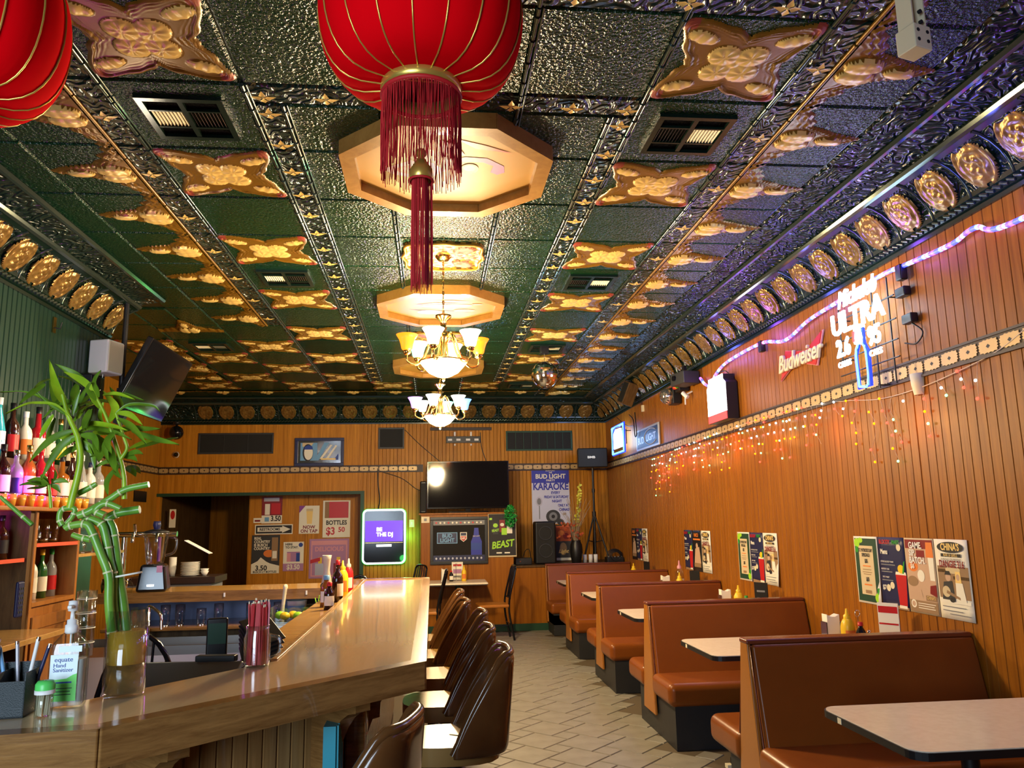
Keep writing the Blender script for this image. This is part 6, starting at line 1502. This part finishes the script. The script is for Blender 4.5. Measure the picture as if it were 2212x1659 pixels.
lb = MB(); lb.box((-.038, -.0295, .02), (.03, -.0285, .14)).build('label', 'white_label', t) if mat('white_label', (.72, .85, .85), .4) else None
ob = flat([('p', [(-.038, .02), (.03, .02), (.03, .09), (.02, .087), (.005, .078), (-.02, .076), (-.038, .079)], 'label_green'), ('r', -.03, .066, .018, .07, 'blue'), ('r', -.03, .052, .02, .054, 'dark_green'), ('r', -.03, .044, .016, .046, 'dark_green'), ('r', -.03, .036, .018, .038, 'dark_green')], 'label_print', t, .0298, .0002) if mat('label_green', (.15, .7, .12), .4) else None
ob.rotation_euler = (PI/2, 0, 0)
for s, x, z, sz in (('equate', -.005, .127, .017), ('Hand', -.03, .112, .0145), ('Sanitizer', -.03, .1, .0145)): text(s, sz, 'blue', t, (x, -.0305, z), (PI/2, 0, 0), align='CENTER' if s == 'equate' else 'LEFT', ext=.0002)
MB().box((-.02, -.0292, .146), (.038, -.0285, .162)).build('back_label', 'white_label', t)
# toothpicks
t = thing('toothpick_jar', 'small clear toothpick jar with green lid', 'jar', (-1.0, 2.24, ZB+.001))
MB().lathe([(.001, 0), (.021, 0), (.022, .06), (.02, .06), (.019, .003)], 16).build('jar', 'glass_thin', t); MB().lathe([(.024, .056), (.024, .066), (.0235, .066)], 16).build('collar', 'white', t)
MB().lathe([(.0235, .066), (.0235, .08), (.018, .088), (.001, .089)], 16).build('lid', 'lid_green', t) if mat('lid_green', (.1, .62, .12), .35) else None
b = MB(); rnd = random.Random(2)
for i in range(40):
    a, r = rnd.uniform(0, 6.3), .017*math.sqrt(rnd.random()); b.cyl((r*math.cos(a), r*math.sin(a), .004), (r*math.cos(a+.2), r*math.sin(a+.2), .054), .0011, n=4)
tag(b.build('toothpicks', 'cream', t), kind='stuff')
# pen organiser
t = thing('pen_holder', 'black mesh desk organiser full of pens at the bar corner', 'organizer', (-1.11, 2.275, ZB+.001), .1)
MB().box((-.075, -.05, 0), (.06, .05, .004)).box((-.075, -.05, 0), (-.072, .05, .11)).box((.057, -.05, 0), (.06, .05, .11)).box((-.075, -.05, 0), (.06, -.047, .09)).box((-.075, .047, 0), (.06, .05, .125)).box((-.01, -.05, 0), (-.007, .05, .11)).build('tray', 'mesh_black', t) if mat('mesh_black', (.012, .02, .022), .5, bump=(300, .6, .002)) else None
for i, (x, y, c, a) in enumerate(((.0, .02, 'sky_blue', -.25), (.02, .025, 'silver_print', -.12), (.035, .01, 'white', .15), (.045, .02, 'navy', .25), (-.03, .02, 'white', -.3), (-.05, .0, 'ink', .1))):
    p = MB().cyl((x, y, .01), (x+a*.15, y+.01, .165+.01*(i % 3)), .005, n=8).build('pen', c, t)
    MB().cyl((x+a*.15, y+.01, .16+.01*(i % 3)), (x+a*.158, y+.0105, .17+.01*(i % 3)), .0055, n=8).build('pen_cap', 'chrome', p)
# straw jar
t = thing('chopstick_jar', 'ribbed glass mug packed with red paper sleeved chopsticks', 'jar', (-.6, 2.875, ZB+.001))
MB().lathe([(.001, 0), (.04, 0), (.044, .02), (.045, .09), (.038, .115), (.04, .135), (.036, .135), (.034, .115), (.041, .09), (.04, .01)], 20).build('mug_glass', 'glass_thin', t); MB().tube(curve_pts([(.042, 0, .1), (.075, -.01, .09), (.075, -.01, .04), (.043, 0, .025)]), .006, 8).build('handle', 'glass_thin', t)
rnd = random.Random(6)
for i in range(22):
    a, r = i*2.4, .033*math.sqrt((i+.5)/22); h = .2+rnd.uniform(-.012, .01); x, y = r*math.cos(a), r*math.sin(a)
    p = MB().cbox((0, 0, h/2), (.014, .004, h)).build('paper_sleeve', 'sleeve_red' if i % 7 else 'pink', t, loc=(x, y, .006), rot=(rnd.uniform(-.06, .06), rnd.uniform(-.06, .06), rnd.uniform(0, 3))) if 'sleeve_red' in MATS or mat('sleeve_red', (.45, .03, .035), .6) else None
    MB().cbox((0, 0, h+.004), (.006, .003, .008)).build('chopstick_end', 'cream', p)
# till terminal and its neighbours on the low counter behind the bar
t = thing('low_counter', 'low work counter behind the bar under the till', 'counter', (-.82, 3.13, 0), .0)
MB().box((-.38, -.35, .9), (.12, .45, .93)).build('top', 'steel', t, bevel=.004); MB().box((-.36, -.3, 0), (.1, .42, .9)).build('cabinet', 'dark_grey', t)
t = thing('pos_terminal', 'black point of sale terminal tilted behind the bar', 'till', (-.95, 3.06, .931), -.12)
MB().box((-.16, -.12, 0), (.2, .12, .05)).build('base', 'black', t, bevel=.015)
b = MB(); prism_x(b, [(-.14, .03), (-.15, .05), (.1, .17), (.13, .15)], -.2, .24); b.build('touch_screen', 'pos_blue', t, bevel=.012) if mat('pos_blue', (.008, .012, .022), .3) else None
MB().box((-.05, .08, .05), (.05, .14, .13)).build('neck', 'black', t); MB().box((.05, .11, .16), (.2, .15, .185)).build('card_slot', 'black', t, bevel=.004)
t = thing('card_reader', 'black card reader standing up behind the till', 'card reader', (-.86, 3.36, .931), .2)
MB().box((-.04, -.012, .0), (.04, .012, .3)).build('body', 'black', t, bevel=.008); MB().box((-.034, -.014, .2), (.034, -.012, .28)).build('screen', 'dark_green', t); MB().box((-.06, -.05, 0), (.06, .05, .02)).build('foot', 'black', t)
t = thing('tray_stack', 'stack of black check trays leaning behind the bar', 'trays', (-.685, 3.3, 1.05), .3)
for i in range(7): MB().box((-.06, -.09, 0), (.06, .09, .007)).build('tray', 'black', t, loc=(.003*i, .01*i, .016*i+.03), rot=(.5, -.2, .05*i), bevel=.003)
MB().box((-.06, -.1, -.12), (.05, .1, .02)).build('rack', 'black', t, bevel=.01)
t = thing('receipt_printer', 'black receipt printer with a pale blue lit panel beside the trays', 'printer', (-.645, 3.1, .931), .15)
MB().box((-.05, -.07, 0), (.05, .07, .15)).build('case', 'black', t, bevel=.012); MB().box((-.035, -.0715, .08), (.03, -.07, .14)).build('panel', 'sky_blue', t); MB().box((-.03, -.04, .15), (.03, .0, .154)).build('paper', 'white', t)
# condiments on the service ledge
zs = ZB-.034
t = thing('oil_carafe', 'pale narrow-waisted carafe marked OS on the service ledge', 'carafe', (-.705, 5.47, zs))
MB().lathe([(.001, 0), (.036, 0), (.038, .08), (.03, .15), (.02, .2), (.026, .27), (.031, .3), (.028, .3), (.018, .2), (.001, .19)], 16).build('carafe', 'carafe', t) if mat('carafe', (.6, .52, .4), .3) else None
text('OS', .06, 'ink', t, (0, -.0385, .1), (PI/2, 0, 0), ext=.001); MB().lathe([(.001, .003), (.0385, .003), (.0392, .07), (.001, .07)], 16).build('liquid', 'cream', t)
small_sauce((-.66, 5.12, zs), 'blue-capped brown sauce bottle on the service ledge', 'b_amber', 'sky_blue', .19)
small_sauce((-.62, 4.95, zs), 'small red-capped soy dispenser on the service ledge', 'b_dark', 'red', .16)
squeeze((-.63, 5.75, zs), 'yellow mustard squeeze bottle on the service ledge', h=.25, r=.04, group='condiment bottles on the service ledge')
bottle((-.625, 5.4, zs), 0, 'b_dark', 'red', 'paper', .27, 'tall dark sauce bottle with red and white cap on the service ledge', 'condiment bottles on the service ledge', .037)
t = squeeze((-.62, 6.05, zs), 'red hot sauce squeeze bottle with a tan cap on the service ledge', 'red', .25, .036, 'paper', 'hot_sauce_bottle', cap='cream', group='condiment bottles on the service ledge')
# utensils behind the far side
t = thing('garnish_tray', 'clear garnish tray with lemons and green picks beside the sink', 'tray', (-.93, 5.75, .931), .0)
MB().box((-.18, -.12, 0), (.18, .12, .006)).box((-.18, -.12, .006), (-.175, .12, .1)).box((.175, -.12, .006), (.18, .12, .1)).box((-.175, -.12, .006), (.175, -.115, .1)).box((-.175, .115, .006), (.175, .12, .1)).build('box', 'glass_thin', t)
for i in range(7): MB().sph((-.13+.045*i, .03*(-1)**i, .04), .03, 8, 6, sc_=(1.2, 1, .9)).build('lemon', 'yellow' if i % 3 else 'lime', t)
MB().cyl((.12, 0, .05), (.14, .02, .17), .004, n=6).cyl((.14, .0, .05), (.11, .02, .15), .004, n=6).build('pick', 'lime', t)
t = thing('wooden_muddler', 'pale wooden muddler standing by the sink', 'muddler', (-1.08, 5.95, .931)); MB().lathe([(.001, 0), (.02, 0), (.018, .02), (.012, .08), (.014, .2), (.018, .22), (.012, .235), (.001, .238)], 10, T=Matrix.Rotation(.1, 4, 'Y')).build('shaft', 'cream', t); MB().lathe([(.0205, .0), (.0205, .025)], 10).build('head', 'paper_tan', t)
t = thing('ice_bucket', 'white plastic tub on the shelf below the far counter', 'tub', (-1.03, 6.3, .866)); MB().lathe([(.001, 0), (.06, 0), (.075, .15), (.078, .155), (.07, .155), (.056, .01)], 18).build('tub', 'white', t); MB().lathe([(.0765, .07), (.0775, .12)], 18, a0=-2.5, a1=-.6).build('label', 'sky_blue', t)
t = thing('work_counter', 'steel work counter below the garnish tray', 'counter', (-.92, 5.75, 0)); MB().box((-.21, -.2, .88), (.2, .3, .93)).build('top', 'steel', t, bevel=.005); MB().box((-.2, -.18, 0), (.18, .28, .88)).build('cabinet', 'dark_grey', t)
# blender and beer tap on the far counter
t = thing('blender', 'countertop blender with black base and clear jug on the far counter', 'blender', (-2.1, 6.315, ZB-.004), .15)
b = MB(); vs = [(-.11, -.1, 0), (.11, -.1, 0), (.11, .1, 0), (-.11, .1, 0), (-.085, -.08, .2), (.085, -.08, .2), (.085, .08, .2), (-.085, .08, .2)]
b.add(vs, [(0,3,2,1), (4,5,6,7), (0,1,5,4), (1,2,6,5), (2,3,7,6), (3,0,4,7)]); b.build('motor_base', 'black_gloss', t, bevel=.02, seg=3)
MB().lathe([(.06, .2), (.065, .22), (.09, .42), (.093, .43), (.087, .43), (.06, .23)], 18).build('jug', 'glass_thin', t); MB().lathe([(.001, .46), (.03, .46), (.09, .445), (.094, .43), (.001, .43)], 18).build('lid', 'black', t); MB().lathe([(.001, .52), (.025, .52), (.03, .49), (.02, .46)], 12).build('lid_knob', 'navy', t)
MB().tube(curve_pts([(.085, -.02, .4), (.15, -.03, .38), (.14, -.03, .29), (.075, -.02, .26)]), .01, 8).build('handle', 'glass_thin', t); MB().cyl((.03, -.03, .22), (.03, -.03, .4), .012, n=8).build('spindle', 'purple', t); MB().box((-.03, -.1, .04), (.02, -.098, .055)).build('badge', 'chrome', t)
MB().box((.03, -.088, .14), (.07, -.084, .19)).build('switch', 'mauve', t)
t = thing('beer_tap', 'chrome beer tap rail on the far counter behind the bamboo', 'beer tap', (-2.42, 6.55, ZB-.004))
MB().cyl((0, 0, 0), (0, 0, .4), .02).tube([(-.15, 0, .42), (.4, 0, .42)], .022, 10).build('tower', 'chrome', t)
for x in (.1, .28):
    MB().tube([(x, -.02, .42), (x, -.1, .42), (x, -.11, .36)], .012, 8).build('spout', 'chrome', t); MB().cyl((x, -.06, .43), (x, -.08, .5), .012).build('tap_handle', 'chrome', t)
t = thing('light_bulb_jar', 'small round glass jar beside the blender', 'jar', (-2.27, 6.27, ZB-.004)); MB().lathe([(.001, 0), (.03, 0), (.042, .035), (.03, .07), (.018, .08), (.02, .09), (.016, .09)], 14).build('jar', 'glass_thin', t); MB().lathe([(.001, .1), (.021, .1), (.021, .088)], 12).build('lid', 'chrome', t)
MB().box((-.02, -.05, -.004), (.2, .05, 0)).build('white_flap', 'white', bpy.data.objects['beer_tap'], loc=(.5, -.03, .36), rot=(0, .5, 0))  # unidentified white flap near the blender, only parented to the tap
# wall beside the television edge of the bar: small wicker can by the stools
t = thing('bus_tub', 'tan napkin box on the floor beside the far stools', 'box', (.12, 8.0, 0)); MB().box((-.1, -.1, 0), (.1, .1, .5)).build('box', 'skin_print', t, bevel=.01); MB().box((-.105, -.105, .5), (.105, .105, .52)).build('lid', 'paper_tan', t)
